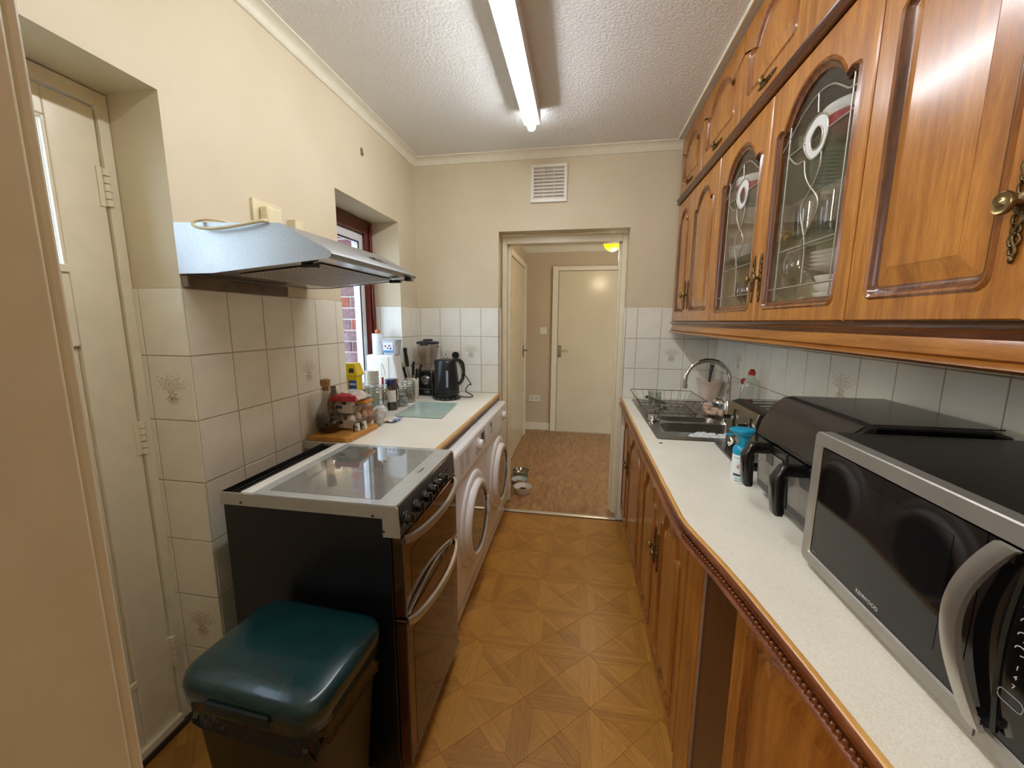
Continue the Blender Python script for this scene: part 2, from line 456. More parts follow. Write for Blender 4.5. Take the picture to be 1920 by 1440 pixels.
def grout(pts, name, parent):
    b = MB(); b.box(*pts); return b.build(name, GROUT, parent, smooth=False)
# left wall (facing +x): travel along +y has the room on the right -> rotate +90, local -y faces +x
gl = grout((XL, XL+.0035, RY, WY0, 0, ZT), 'grout', wall_left)
c6 = [0, .15, .30, .45, .60, .75, WY0-RY]
tile_area(wall_left, (XL, RY), PI/2, c6[:3], 0, 8)
tile_area(wall_left, (XL, RY), PI/2, [c6[2], c6[3]], 0, 4)
tile_area(wall_left, (XL, RY), PI/2, [c6[3], c6[4]], 0, 4, ((0, 1),))
tile_area(wall_left, (XL, RY), PI/2, c6[4:], 0, 4)
grout((XL, XL+.0035, WY1, YF, 0, ZT), 'grout', wall_left)
tile_area(wall_left, (XL, WY1), PI/2, [0, .14, YF-WY1], 0, 3)
# door reveal (facing -y)
grout((-1.35, XL, RY-.0035, RY, 0, ZT), 'grout', wall_left)
tile_area(wall_left, (-1.345, RY), 0, [0, .042, .1975], 0, 8, ((1, 1), (1, 5)))
# far window reveal (facing -y)
grout((-1.33, XL, WY1-.0035, WY1, .895, ZT), 'grout', wall_left)
tile_area(wall_left, (-1.33, WY1), 0, [0, .03, .1825], 0, 3, mat=TILEW)
# near window reveal (facing +y)
grout((-1.33, XL, WY0, WY0+.0035, .895, ZT), 'grout', wall_left)
tile_area(wall_left, (XL, WY0), PI, [0, .15, .178], 0, 3, mat=TILEW)
# far wall
grout((XL, OX0, YF-.0035, YF, .86, ZT), 'grout', wall_far)
tile_area(wall_far, (XL, YF), 0, [0, .0162, .1662, .3162, .4662, OX0-XL], 0, 3, ((3, 1),), TILEW)
grout((OX1, XR, YF-.0035, YF, .86, ZT), 'grout', wall_far)
tile_area(wall_far, (OX1, YF), 0, [0, .073, .223, .373, .523, XR-OX1], 0, 3, ((2, 1),), TILEW)
# opening reveals down to the floor
grout((OX0-.0, OX0+.0035, YF, YF+.09, 0, ZT), 'grout', wall_far)
tile_area(wall_far, (OX0, YF+.002), PI/2, [0, .088], 0, 8, (), TILEW)
grout((OX1-.0035, OX1, YF, YF+.09, 0, ZT), 'grout', wall_far)
tile_area(wall_far, (OX1, YF+.09), -PI/2, [0, .088], 0, 8, (), TILEW)
tile_area(wall_far, (OX1, YF), 0, [0, .04], 4, 8, (), TILEW)
# right wall (facing -x)
grout((XR-.0035, XR, .3, YF, .86, ZT), 'grout', wall_right)
cc = [0]+[.0068+.15*k for k in range(1, 17)]
cc = [0, .1568-.15+0.0]+[.1568+.15*k for k in range(0, 16)]
tile_area(wall_right, (XR, YF), -PI/2, cc, 0, 3, ((3, 1), (9, 1), (14, 1)), TILEW)

# ------------------------------------------------------------------ vinyl floor: printed parquet pieces
def floor_mat():
    m, nt, b = new_mat('parquet_vinyl')
    at = nt.nodes.new('ShaderNodeAttribute'); at.attribute_name = 'tone'
    uv = nt.nodes.new('ShaderNodeUVMap')
    mp = nt.nodes.new('ShaderNodeMapping'); mp.inputs['Scale'].default_value = (2.2, 34, 1)
    n = nt.nodes.new('ShaderNodeTexNoise'); n.inputs['Scale'].default_value = 6; n.inputs['Detail'].default_value = 6
    nt.links.new(uv.outputs[0], mp.inputs[0]); nt.links.new(mp.outputs[0], n.inputs['Vector'])
    ad = nt.nodes.new('ShaderNodeMath'); ad.operation = 'MULTIPLY_ADD'; ad.inputs[1].default_value = .55
    nt.links.new(n.outputs[0], ad.inputs[0]); nt.links.new(at.outputs['Fac'], ad.inputs[2])
    r = ramp(nt, ad.outputs[0], [(.22, lin('#8a5a22')), (.5, lin('#b07c33')), (.8, lin('#cb994c'))])
    nt.links.new(r.outputs[0], b.inputs['Base Color']); b.inputs['Roughness'].default_value = .33
    n2 = noise(nt, 300, 2); bump(nt, b, n2.outputs[0], .12, .0008)
    return m
FM = floor_mat()
JOINT = plain('floor_joint', '#7d4a18', .5)
def parquet_cell(seed):
    rnd = random.Random(seed); Cc = .2425; t = .036; tri_strip = .026
    polys = []   # (points, grain angle)
    c = Cc/2
    for q in range(4):
        # quadrant with base on v=0, apex at the centre
        band = [(0, 0), (Cc, 0), (Cc-t, t), (t, t)]
        loc = []
        if q % 2: loc.append((band, 0))
        else:
            loc.append(([(0, 0), (Cc, 0), (Cc-t/2, t/2), (t/2, t/2)], 0)); loc.append(([(t/2, t/2), (Cc-t/2, t/2), (Cc-t, t), (t, t)], 0))
        # inner triangle (t,t) (Cc-t,t) (c,c): one strip along a diagonal, rest split
        s = tri_strip*math.sqrt(2)
        if q % 2:
            loc.append(([(t, t), (t+s, t), (c+s/2, c-s/2), (c, c)], PI/4))
            h = (t+s+Cc-t)/2
            loc.append(([(t+s, t), (Cc-t, t), (c+s/2, c-s/2)], -PI/4))
        else:
            loc.append(([(Cc-t, t), (c, c), (c-s/2, c-s/2), (Cc-t-s, t)], -PI/4))
            loc.append(([(t, t), (Cc-t-s, t), (c-s/2, c-s/2)], PI/4))
        for pts, g in loc:
            a = q*PI/2; out = []
            for x, y in pts:
                dx, dy = x-c, y-c; out.append((c+dx*math.cos(a)-dy*math.sin(a), c+dx*math.sin(a)+dy*math.cos(a)))
            polys.append((out, g+a))
    me = bpy.data.meshes.new('floor_tile'); V = []; F = []; UV = []; TN = []
    for pts, g in polys:
        cx = sum(p[0] for p in pts)/len(pts); cy = sum(p[1] for p in pts)/len(pts)
        o = len(V); tone = rnd.uniform(.06, .25); ou, ov = rnd.random()*9, rnd.random()*9
        ins = []
        for x, y in pts:
            d = math.hypot(x-cx, y-cy); k = max(0, 1-.0007/d*1.6); ins.append((cx+(x-cx)*k, cy+(y-cy)*k))
        n = len(pts)
        V += [(x, y, 0) for x, y in ins]; V += [(x, y, -.0012) for x, y in pts]
        F.append(tuple(o+i for i in range(n)))
        for i in range(n): F.append((o+n+i, o+n+(i+1) % n, o+(i+1) % n, o+i))
        def uvp(x, y): return (ou+x*math.cos(g)+y*math.sin(g), ov-x*math.sin(g)+y*math.cos(g))
        UV += [[uvp(*p) for p in ins]]
        for i in range(n): UV.append([uvp(*pts[i]), uvp(*pts[(i+1) % n]), uvp(*ins[(i+1) % n]), uvp(*ins[i])])
        TN += [tone]*n + [max(0, tone-.2)]*n
    me.from_pydata(V, [], F); me.update()
    ul = me.uv_layers.new(name='UVMap'); k = 0
    for p, us in zip(me.polygons, UV):
        for li, u in zip(p.loop_indices, us): ul.data[li].uv = u
    at = me.attributes.new('tone', 'FLOAT', 'POINT'); at.data.foreach_set('value', TN)
    me.materials.append(FM); return me
cells = [parquet_cell(s) for s in range(8)]
GX, GY = .0795, 1.543; P = .2425
for i in range(-6, 4):
    for j in range(-6, 5):
        x, y = GX+i*P, GY+j*P
        if y > YF-.0 or y+P < -.1: continue
        o = bpy.data.objects.new('floor_tile', cells[(i*5+j*3+i*j) % 8]); COL.objects.link(o); o.parent = floor
        if y+P > YF:   # last row is cut at the threshold
            me = o.data.copy(); bm = bmesh.new(); bm.from_mesh(me)
            bmesh.ops.bisect_plane(bm, geom=bm.verts[:]+bm.edges[:]+bm.faces[:], plane_co=(0, YF-y, 0), plane_no=(0, 1, 0), clear_outer=True)
            bm.to_mesh(me); bm.free(); o.data = me
        o.location = (x, y, .0)

# ------------------------------------------------------------------ hall beyond the opening
HY, HZ = 5.1, 2.32
hall = MB(); hall.box(-.80, -.68, YF+.12, HY, 0, HZ); 
struct(hall.build('wall_hall_left', HALLPAINT, smooth=False), 'beige left wall of the hall', 'wall')
hall = MB(); hall.box(-.80, 1.5, HY, HY+.1, 0, HZ)
hf = struct(hall.build('wall_hall_far', HALLPAINT, smooth=False), 'beige end wall of the hall with switch and socket', 'wall')
hall = MB(); hall.box(1.4, 1.5, YF+.12, HY, 0, HZ)
struct(hall.build('wall_hall_right', HALLPAINT, smooth=False))
hall = MB(); hall.box(-.8, 1.5, YF+.12, HY+.1, HZ, HZ+.1)
struct(hall.build('ceiling_hall', plain('hall_ceiling', '#e3dac6', .7), smooth=False), 'pale ceiling of the hall', 'ceiling')
b = MB(); b.sweep([(1.4, HY), (-.68, HY), (-.68, YF+.12)], [(0, 2.225), (.012, 2.23), (.03, 2.27), (.07, 2.30), (.09, 2.305), (.09, HZ), (0, HZ)])
struct(b.build('trim_5', WGLOSS), 'cream coving of the hall ceiling', 'coving')
def hall_floor_mat():
    m, nt, b = new_mat('hall_vinyl')
    n = noise(nt, 3.2, 8, 'Object', (7, 1.6, 1), .72)
    n.inputs['Distortion'].default_value = 1.2
    r = ramp(nt, n.outputs[0], [(.32, lin('#7d5530')), (.5, lin('#9e764c')), (.68, lin('#b9926a'))])
    nt.links.new(r.outputs[0], b.inputs['Base Color']); b.inputs['Roughness'].default_value = .35
    return m
b = MB(); b.box(-.8, 1.5, YF+.02, HY+.1, -.12, 0)
struct(b.build('floor_hall', hall_floor_mat(), smooth=False), 'wood-effect vinyl floor of the hall', 'floor')
b = MB(); b.prism([(YF-.008, 0), (YF+.0, .005), (YF+.026, .005), (YF+.034, 0)], OX0+.005, OX1-.005, 'x')
tag(b.build('threshold_strip', plain('aluminium', '#d6d2c8', .3, .7)), 'thin pale metal threshold strip between kitchen and hall floors', 'threshold strip')
# door frame in the opening
b = MB(); FY0, FY1 = YF+.10, YF+.2
b.box(-.555, -.522, FY0, FY1, 0, 1.985); b.box(.262, .294, FY0, FY1, 0, 1.985); b.box(-.522, .262, FY0, FY1, 1.93, 1.985)
b.box(-.522, -.500, FY0+.04, FY0+.08, 0.012, 1.93); b.box(.245, .262, FY0+.04, FY0+.08, 0, 1.93)
fr = struct(b.build('trim_6', GLOSS, bevel=.003), 'cream painted door lining inside the opening to the hall', 'door frame')
# hall end door
d = thing('door_3', 'flush cream door at the end of the hall', 'door', (.03, HY-.01, 0)); d['kind'] = 'structure'
b = MB(); b.box(-.27, .50, HY-.035, HY-.004, .005, 2.0); b.build('door_leaf', plain('door_cream', '#ddd2b4', .22, var=.03, scale=3, bmp=.2, bscale=8), d, bevel=.002)
b = MB(); b.box(-.345, -.275, HY-.05, HY-.002, 0, 2.055); b.box(.505, .57, HY-.05, HY-.002, 0, 2.055); b.box(-.275, .505, HY-.05, HY-.002, 2.005, 2.055)
b.build('door_frame', WGLOSS, d, bevel=.003)
b = MB(); b.box(-.265, -.50+.28, HY-.042, HY-.035, .955, 1.105); 
hp = b.build('handle', CHROME, d, bevel=.002)
b = MB(); b.tube([(-.242, HY-.04, 1.045), (-.242, HY-.075, 1.045), (-.235, HY-.082, 1.045), (-.14, HY-.082, 1.042)], .008, 8); b.build('lever', CHROME, hp)
b = MB(); b.cyl((-.242, HY-.043, .985), .007, .002, 12, 'y'); b.build('keyhole', GBLACK, hp)
b = MB(); b.box(-.27, .5, HY-.06, HY-.03, 0, .004); b.build('door_strip', plain('aluminium', '#d6d2c8'), d)
# hall left door (in left wall)
d2 = thing('door_4', 'cream side door at the left of the hall, seen edge-on', 'door', (-.67, 4.0, 0)); d2['kind'] = 'structure'
b = MB(); b.box(-.677, -.655, 3.42, 4.80, .005, 2.0); b.build('door_leaf', plain('door_cream', '#ddd2b4'), d2, bevel=.002)
b = MB(); b.box(-.679, -.640, 4.805, 4.87, 0, 2.06); b.box(-.679, -.640, 3.35, 3.415, 0, 2.06); b.box(-.679, -.640, 3.415, 4.805, 2.005, 2.06); b.build('door_frame', WGLOSS, d2, bevel=.003)
b = MB(); b.box(-.655, -.648, 4.70, 4.74, .98, 1.12); hp = b.build('handle', DSTEEL, d2, bevel=.002)
b = MB(); b.tube([(-.65, 4.72, 1.06), (-.61, 4.72, 1.06), (-.605, 4.71, 1.06), (-.605, 4.62, 1.06)], .008, 8); b.build('lever', DSTEEL, hp)
b = MB(); b.lathe([(.012, 0), (.008, .015), (.016, .025), (.016, .035), (.008, .042)], (-.655, 3.62, .95), 12, 'x'); b.build('knob', BRASSK, d2)
b = MB(); b.box(-.68, -.35, HY-.016, HY, 0, .095); b.box(-.68, -.664, 4.87, HY, 0, .095)
struct(b.build('baseboard_hall', WGLOSS, bevel=.003), 'cream skirting board of the hall', 'skirting')
def switch(name, lab, x, z, w_, h_, sockets):
    t = thing(name, lab, 'socket' if sockets else 'light switch', (x, HY, z))
    b = MB(); b.box(x-w_/2, x+w_/2, HY-.011, HY-.0005, z-h_/2, z+h_/2); b.build('face_plate', WPLAS, t, bevel=.003)
    if sockets:
        for s in (-1, 1):
            for dx, dz in ((0, .012), (-.010, -.006), (.010, -.006)):
                q = MB(); q.box(x+s*.038+dx-.002, x+s*.038+dx+.002, HY-.0125, HY-.011, z+dz-.004, z+dz+.004); q.build('pin_hole', GBLACK, t)
            q = MB(); q.box(x+s*.012-.005, x+s*.012+.005, HY-.015, HY-.011, z+.012, z+.028); q.build('rocker', WPLAS, t, bevel=.001)
    else:
        q = MB(); q.box(x-.006, x+.006, HY-.016, HY-.011, z-.01, z+.01); q.build('rocker', WPLAS, t, bevel=.001)
switch('light_switch', 'white light switch on the hall end wall left of the door', -.453, 1.283, .086, .086, False)
switch('wall_socket', 'white double socket low on the hall end wall', -.555, .412, .146, .086, True)
# dome lamp
t = thing('ceiling_lamp', 'glowing yellow dome ceiling lamp in the hall', 'lamp', (.27, 3.75, HZ))
b = MB(); b.cyl((.27, 3.75, HZ-.03), .05, .029); b.cyl((.255, 3.75, HZ-.225), .012, .2); b.build('ceiling_rose', WPLAS, t)
prof = [(.078, 0)]+[(.078*math.cos(a), -.085*math.sin(a)) for a in [PI/2*k/8 for k in range(1, 8)]]+[(.004, -.085)]
b = MB(); b.lathe(prof, (.255, 3.75, 2.088), 28); b.cyl((.255, 3.75, 2.088), .078, .01, 28)
b.build('lamp_shade', plain('yellow_lamp', '#ffd21a', .4, emit='#ffc400', es=DOME), t)
pl = bpy.data.lights.new('hall_light', 'POINT'); pl.energy = HALLP; pl.color = (1, .83, .6); pl.shadow_soft_size = .09
po = bpy.data.objects.new('hall_light', pl); COL.objects.link(po); po.location = (.27, 3.75, 1.98)
# ------------------------------------------------------------------ window and outside
wn = thing('window_1', 'narrow window with dark red frame and white inner sash beside the hood', 'window', (-1.36, 2.17, .9)); wn['kind'] = 'structure'
b = MB(); X0, X1 = -1.42, -1.33
b.box(X0, X1, WY1-.085, WY1, .895, WZ); b.box(X0, X1, WY0, WY0+.085, .895, WZ); b.box(X0, X1, WY0+.085, WY1-.085, WZ-.085, WZ); b.box(X0, X1, WY0+.085, WY1-.085, .895, .96)
b.box(X1, X1+.012, WY1-.05, WY1-.03, .895, WZ-.03)
b.build('window_frame', MAHOG, wn, bevel=.006)
b = MB(); X0, X1 = -1.40, -1.352; y0, y1, z0, z1 = WY0+.086, WY1-.086, .961, WZ-.086
b.box(X0, X1, y1-.05, y1, z0, z1); b.box(X0, X1, y0, y0+.05, z0, z1); b.box(X0, X1, y0+.05, y1-.05, z1-.05, z1); b.box(X0, X1, y0+.05, y1-.05, z0, z0+.05)
b.build('sash', UPVC, wn, bevel=.004)
b = MB(); b.box(X1-.004, X1+.002, y1-.056, y1-.050, z0+.05, z1-.05); b.box(X1-.004, X1+.002, y0+.05, y1-.05, z1-.056, z1-.05); b.build('gasket', RUBBER, wn)
b = MB(); b.box(-1.382, -1.376, y0+.05, y1-.05, z0+.05, z1-.05); b.build('pane', GLASS, wn)
b = MB(); b.box(-1.62, XL+.004, WY0, WY1, .895, .9)
struct(b.build('trim_7', TILEW), 'pale tiled window sill level with the worktop', 'window sill')
# brick return outside the window, brick by brick
bw = thing('brick_wall', 'red brick wall outside the window', 'wall', (-1.75, 2.6, .6)); bw['kind'] = 'structure'
b = MB(); b.box(-2.35, -1.43, 2.556, 2.64, .3, 2.5); b.build('mortar', MORTAR, bw, smooth=False)
bm_ = {}
for k in range(29):
    z = .32+.075*k; off = 0 if k % 2 else .1125
    for i in range(6):
        x1 = -1.435-.225*i+off; x0 = x1-.215
        x1c, x0c = min(x1, -1.435), max(x0, -2.34)
        if x1c-x0c < .03: continue
        key = (round(x1c-x0c, 3), random.randrange(3))
        if key not in bm_:
            q = MB(); wv = key[0]; q.box(-wv/2, wv/2, -.006, .01, -.0325, .0325)
            o = q.build('brick', BRICK[key[1]], bw, world=False, bevel=.003); bm_[key] = o
        else: o = bm_[key].copy(); COL.objects.link(o)
        o.location = ((x0c+x1c)/2+1.75, 2.552-2.6+random.uniform(-.002, .002), z-.6)
# outside ground
b = MB(); b.box(-9, -1.63, -6, 9, -.3, -.15); struct(b.build('ground_outside', plain('paving', '#8d8a84', .9), smooth=False), 'grey paving outside', 'ground')

# ------------------------------------------------------------------ side door (left, partly hidden by the door lining)
dr = thing('door_1', 'old cream painted back door with a glazed top, hinged beside the tiles', 'door', (-1.34, .6, 0)); dr['kind'] = 'structure'
DX = -1.33; y0, y1 = .275, .990
b = MB()
b.box(DX-.04, DX, y1-.112, y1, .03, 1.970); b.box(DX-.04, DX, y0, y0+.12, .03, 1.970)
b.box(DX-.04, DX, y0+.12, y1-.112, 1.90, 1.970); b.box(DX-.04, DX, y0+.12, y1-.112, 1.325, 1.53); b.box(DX-.04, DX, y0+.12, y1-.112, .03, .275)
b.box(DX-.028, DX-.012, y0+.12, y1-.112, .275, 1.325)
b.build('door_leaf', GLOSS, dr, bevel=.004)
b = MB()
for a in ((y1-.119, y1-.112, 1.53, 1.90), (y0+.12, y0+.13, 1.53, 1.90)): b.box(DX-.012, DX-.002, *a)
b.box(DX-.012, DX-.002, y0+.13, y1-.119, 1.893, 1.90); b.box(DX-.012, DX+.006, y0+.12, y1-.112, 1.520, 1.540)
b.build('glazing_bead', GLOSS, dr, bevel=.002)
b = MB(); b.box(DX-.026, DX-.02, y0+.12, y1-.112, 1.53, 1.90); b.build('pane', GLASS, dr)
b = MB(); b.box(DX-.006, DX+.004, y0+.12, y1-.110, .262, .282); b.build('panel_bead', GLOSS, dr, bevel=.002)
b = MB(); b.box(DX-.05, DX+.008, .9935, RY-.001, 0, 2.012); b.box(DX-.05, DX+.008, .2645, .9935, 1.9735, 2.012); b.box(DX-.05, DX-.041, .2645, .2745, 0, 1.9735)
b.build('door_frame', GLOSS, dr, bevel=.002)
for z0, z1 in ((1.712, 1.815), (.985, 1.088), (.235, .345)):
    b = MB(); n = 5; h = (z1-z0)/n
    for k in range(n): b.cyl((DX+.006, .9945, z0+k*h+.001), .0085, h-.003, 12)
    b.box(DX-.002, DX+.004, .974, .992, z0, z1)
    b.build('hinge', GLOSS, dr)
b = MB(); b.box(DX-.045, DX+.02, .2645, RY-.002, .0, .022); b.build('door_sill', plain('dark_sill', '#3a2b20', .5), dr, bevel=.003)
b = MB(); b.box(DX-.002, DX+.016, .2745, .989, .024, .05); b.build('draught_strip', GLOSS, dr, bevel=.002)

# ------------------------------------------------------------------ left worktop
wl = thing('worktop', 'cream worktop with a dark wooden lip over the washing machines', 'worktop', (-.85, 2.12, .86))
b = MB(); b.box(XL+.006, -.560, 1.482, YF-.006, .862, .89); b.build('board', LAM, wl, bevel=.001)
b = MB(); b.sweep([(-.560, YF-.006), (-.560, 1.476)][::-1] and [(-.560, 1.476), (-.560, YF-.006)][::-1], [(0, .852), (.004, .852), (.010, .858), (.007, .866), (.014, .872), (.018, .880), (.018, .888), (.016, .8905), (0, .8905)])
b.m = [0]*len(b.m)
for i, f in enumerate(b.f):
    zs = [b.v[k][2] for k in f]
    if max(zs) > .8895 or min(zs) > .879: b.m[i] = 1
b.build('front_lip', [LIPD, LIP], wl, angle=60)
b = MB(); b.box(XL+.006, -.560, 1.476, 1.482, .858, .8895); b.build('end_strip', plain('metal_strip', '#c9c8c2', .35, .5), wl)
b = MB(); b.box(-.60, -.575, 1.50, YF-.01, .849, .861); b.build('rail', DARKP, wl)

# ------------------------------------------------------------------ cooker hood
hd = thing('cooker_hood', 'brushed steel cooker hood on the wall above the cooker', 'cooker hood', (XL, 1.28, 1.53))
HY0, HY1 = 1.02, 1.588
prof = [(XL+.002, 1.530), (-1.04, 1.530), (-.674, 1.563), (-.664, 1.569), (-.662, 1.576), (-.668, 1.584), (-.812, 1.659), (XL+.002, 1.672)]
def shell(y0, y1, grow=0): return [(x, y, z) for (x, z) in prof for y in ()]
b = MB(); b.prism([(x, z) for x, z in prof], HY0, HY0+.002, 'y'); b.prism([(x, z) for x, z in prof], HY1-.002, HY1, 'y')
n = len(prof); o = len(b.v)
for y in (HY0, HY1): b.v += [(x, y, z) for x, z in prof]
for i in range(1, n): 
    j = (i+1) % n
    if i in (1,): continue
    b.face((o+i, o+j, o+n+j, o+n+i))
b.build('canopy', HOODM, hd, angle=50)
b = MB(); b.add([(-1.04, HY0+.002, 1.532), (-.676, HY0+.002, 1.565), (-.676, HY1-.002, 1.565), (-1.04, HY1-.002, 1.532), (XL+.004, HY1-.002, 1.532), (XL+.004, HY0+.002, 1.532)],
                [(0, 1, 2, 3), (0, 3, 4, 5)]); b.build('base_plate', plain('hood_inner', '#b4b4b0', .22, .8), hd)
# filter grid: a perforated plate of fine bars
b = MB(); gx0, gx1, gy0, gy1 = -1.01, -.735, 1.08, 1.53
def zz(x): return 1.530+(x+1.04)*(1.563-1.530)/(.366)-.0015
b.add([(gx0, gy0, zz(gx0)+.0012), (gx1, gy0, zz(gx1)+.0012), (gx1, gy1, zz(gx1)+.0012), (gx0, gy1, zz(gx0)+.0012)], [(0, 1, 2, 3)]); b.build('filter_backing', plain('filter_dark', '#1f1917', .6), hd)
b = MB(); K = 18
for k in range(K+1):
    x = gx0+(gx1-gx0)*k/K; b.box(x-.0022, x+.0022, gy0, gy1, zz(x)-.001, zz(x)+.001)
K = 27
for k in range(K+1):
    y = gy0+(gy1-gy0)*k/K
    b.add([(gx0, y-.002, zz(gx0)-.0008), (gx1, y-.002, zz(gx1)-.0008), (gx1, y+.002, zz(gx1)-.0008), (gx0, y+.002, zz(gx0)-.0008)], [(0, 1, 2, 3)])
tag(b.build('grease_filter', plain('filter_metal', '#dad8d4', .4, .5), hd), kind='stuff')
for y, x in ((1.062, -.745), (1.53, -.712)):
    b = MB(); b.box(x-.035, x+.012, y-.008, y+.008, 1.545, 1.556)
    b.cyl((x-.02, y, 1.552), .006, .02, 10, 'x'); b.build('catch', BLACK, hd, bevel=.002)
b = MB(); b.box(-.680, -.652, 1.515, 1.540, 1.551, 1.567); b.build('lamp_button', BLACK, hd, bevel=.003)
# front slider slot on the slope
import mathutils
def onslope(t): return (-.668+t*(-.144), 1.584+t*(.075))
x, z = onslope(.28); x2, z2 = onslope(.42)
b = MB(); b.add([(x+.0008, 1.33, z+.0016), (x2+.0008, 1.33, z2+.0016), (x2+.0008, 1.44, z2+.0016), (x+.0008, 1.44, z+.0016)], [(0, 1, 2, 3)]); b.build('slider_slot', GBLACK, hd)
b = MB(); x, z = onslope(.33); b.box(x-.004, x+.006, 1.345, 1.40, z-.002, z+.005); b.build('slider', DSTEEL, hd)
b = MB(); b.box(XL+.001, XL+.022, RY+.003, 1.44, 1.492, 1.5262)
tag(b.build('batten', plain('grimy_timber', '#6e5b48', .6, var=.3, bmp=.3), bevel=.002), 'grimy timber batten on the wall below the cooker hood', 'batten')
# sockets above the hood
sk = thing('wall_socket', 'cream socket with plugged-in hood lead above the cooker hood', 'socket', (XL, 1.385, 1.76))
b = MB(); b.box(XL+.0005, XL+.012, 1.312, 1.452, 1.700, 1.822); b.build('face_plate', CPLAS, sk, bevel=.003)
b = MB(); b.box(XL+.013, XL+.048, 1.335, 1.412, 1.738, 1.800); b.build('plug', CPLAS, sk, bevel=.008)
b = MB(); b.box(XL+.012, XL+.016, 1.418, 1.428, 1.745, 1.765); b.build('rocker', plain('red_mark', '#5b2020'), sk)
b = MB()
pts = [(-1.115, 1.345, 1.742), (-1.09, 1.33, 1.70), (-1.0, 1.22, 1.682), (-.88, 1.06, 1.673), (-.845, 1.012, 1.665), (-.885, 1.003, 1.657), (-.95, 1.0, 1.648), (-1.025, 1.0, 1.645), (-1.066, .998, 1.655), (-1.064, 1.004, 1.670), (-1.03, 1.03, 1.680), (-1.02, 1.1, 1.680), (-1.04, 1.2, 1.682)]
def smoothpath(P, it=2):
    for _ in range(it):
        Q = [P[0]]
        for a, c in zip(P, P[1:]):
            a, c = Vector(a), Vector(c); Q += [a*.75+c*.25, a*.25+c*.75]
        Q.append(P[-1]); P = Q
    return [tuple(p) for p in P]
b.tube(smoothpath(pts), .0042, 8); tag(b.build('power_cable', CPLAS), 'cream power cable looped over the top of the cooker hood', 'cable')
b = MB(); b.box(XL+.0005, XL+.035, 1.495, 1.54, 1.748, 1.79); b.box(XL+.0005, XL+.045, 1.495, 1.625, 1.742, 1.748)
tag(b.build('fused_spur', CPLAS, bevel=.002), 'small cream bracket on the wall right of the hood socket', 'bracket')
b = MB(); b.cyl((XL, 2.098, 2.259), .006, .008, 10, 'x'); b.box(XL, XL+.004, 2.088, 2.106, 2.25, 2.285)
tag(b.build('wall_hook', plain('hook_metal', '#8b8069', .5, .5)), 'small metal hook on the bare wall above the window', 'hook')
# vent
vt = thing('air_vent', 'square white louvred air vent above the doorway', 'vent', (-.228, YF, 2.281))
vx0, vx1, vz0, vz1 = -.346, -.110, 2.165, 2.397
b = MB(); e = .02
b.box(vx0, vx1, YF-.012, YF-.0005, vz0, vz0+e); b.box(vx0, vx1, YF-.012, YF-.0005, vz1-e, vz1); b.box(vx0, vx0+e, YF-.012, YF-.0005, vz0+e, vz1-e); b.box(vx1-e, vx1, YF-.012, YF-.0005, vz0+e, vz1-e)
b.build('vent_frame', WPLAS, vt, bevel=.002)
b = MB(); b.box(vx0+e, vx1-e, YF-.002, YF-.0006, vz0+e, vz1-e); b.build('vent_back', plain('vent_dark', '#c0b69e', .8), vt)
b = MB()
for k in (1, 2): x = vx0+e+(vx1-vx0-2*e)*k/3; b.box(x-.002, x+.002, YF-.011, YF-.002, vz0+e, vz1-e)
b.build('divider', WPLAS, vt)
H = (vz1-vz0-2*e)/9
for k in range(9):
    q = MB(); z = vz0+e+H*k
    q.add([(vx0+e, YF-.011, z+.001), (vx1-e, YF-.011, z+.001), (vx1-e, YF-.004, z+H*.55), (vx0+e, YF-.004, z+H*.55), (vx0+e, YF-.011, z-.002), (vx1-e, YF-.011, z-.002), (vx1-e, YF-.0025, z+H*.5), (vx0+e, YF-.0025, z+H*.5)],
          [(0, 1, 2, 3), (4, 7, 6, 5), (0, 4, 5, 1), (3, 2, 6, 7), (0, 3, 7, 4), (1, 5, 6, 2)]); q.build('louvre', WPLAS, vt, smooth=False)

# ------------------------------------------------------------------ ceiling strip light
lt = thing('strip_light', 'glowing white LED strip light along the ceiling', 'lamp', (-.28, 1.58, ZC))
b = MB(); b.box(-.322, -.236, .47, 2.268, 2.408, ZC-.001); b.build('body', plain('lamp_body', '#e6e9ee', .4), lt, bevel=.003)
def emis():
    m, nt, b_ = new_mat('tube_light'); b_.inputs['Base Color'].default_value = (.9, .9, .9, 1)
    b_.inputs['Emission Color'].default_value = (.92, .955, 1, 1); b_.inputs['Emission Strength'].default_value = TUBE
    return m
b = MB(); b.lathe([(.016, .47), (.021, .476), (.021, 2.276), (.016, 2.282)], (-.283, 0, 2.402), 20, 'y'); b.build('tube', emis(), lt)

# ------------------------------------------------------------------ cooker
ck = thing('cooker', 'freestanding black and silver cooker with glass lid and double oven', 'cooker', (-.75, 1.2, 0))
CX0, CX1, CY0, CY1 = -1.03, -.478, .957, 1.447
b = MB(); b.box(CX0+.005, CX1-.02, CY0+.002, CY1-.002, .03, .862); b.box(CX0+.03, CX1-.06, CY0+.02, CY1-.02, 0, .03)
b.build('body', MBLACK, ck, bevel=.003)
b = MB()
b.prism([(CX0, .862), (CX0, .899), (CX1+.001, .899), (CX1+.006, .893), (CX1+.010, .808), (CX1-.040, .808), (CX1-.040, .862)], CY0-.002, CY0+.004, 'y')
b.build('side_trim', plain('trim_silver', '#b3b0a7', .35, .35), ck)
b = MB()
b.prism([(CX0, .862), (CX0, .899), (CX1+.001, .899), (CX1+.006, .893), (CX1+.010, .808), (CX1-.040, .808), (CX1-.040, .862)], CY1-.004, CY1+.002, 'y')
b.build('side_trim', plain('trim_silver', '#b3b0a7', .35, .35), ck)
for x, z in ((-.96, .872), (-.545, .868), (-.515, .825)):
    b = MB(); b.cyl((x, CY0-.0035, z), .004, .002, 10, 'y'); b.build('screw', DGREY, ck)
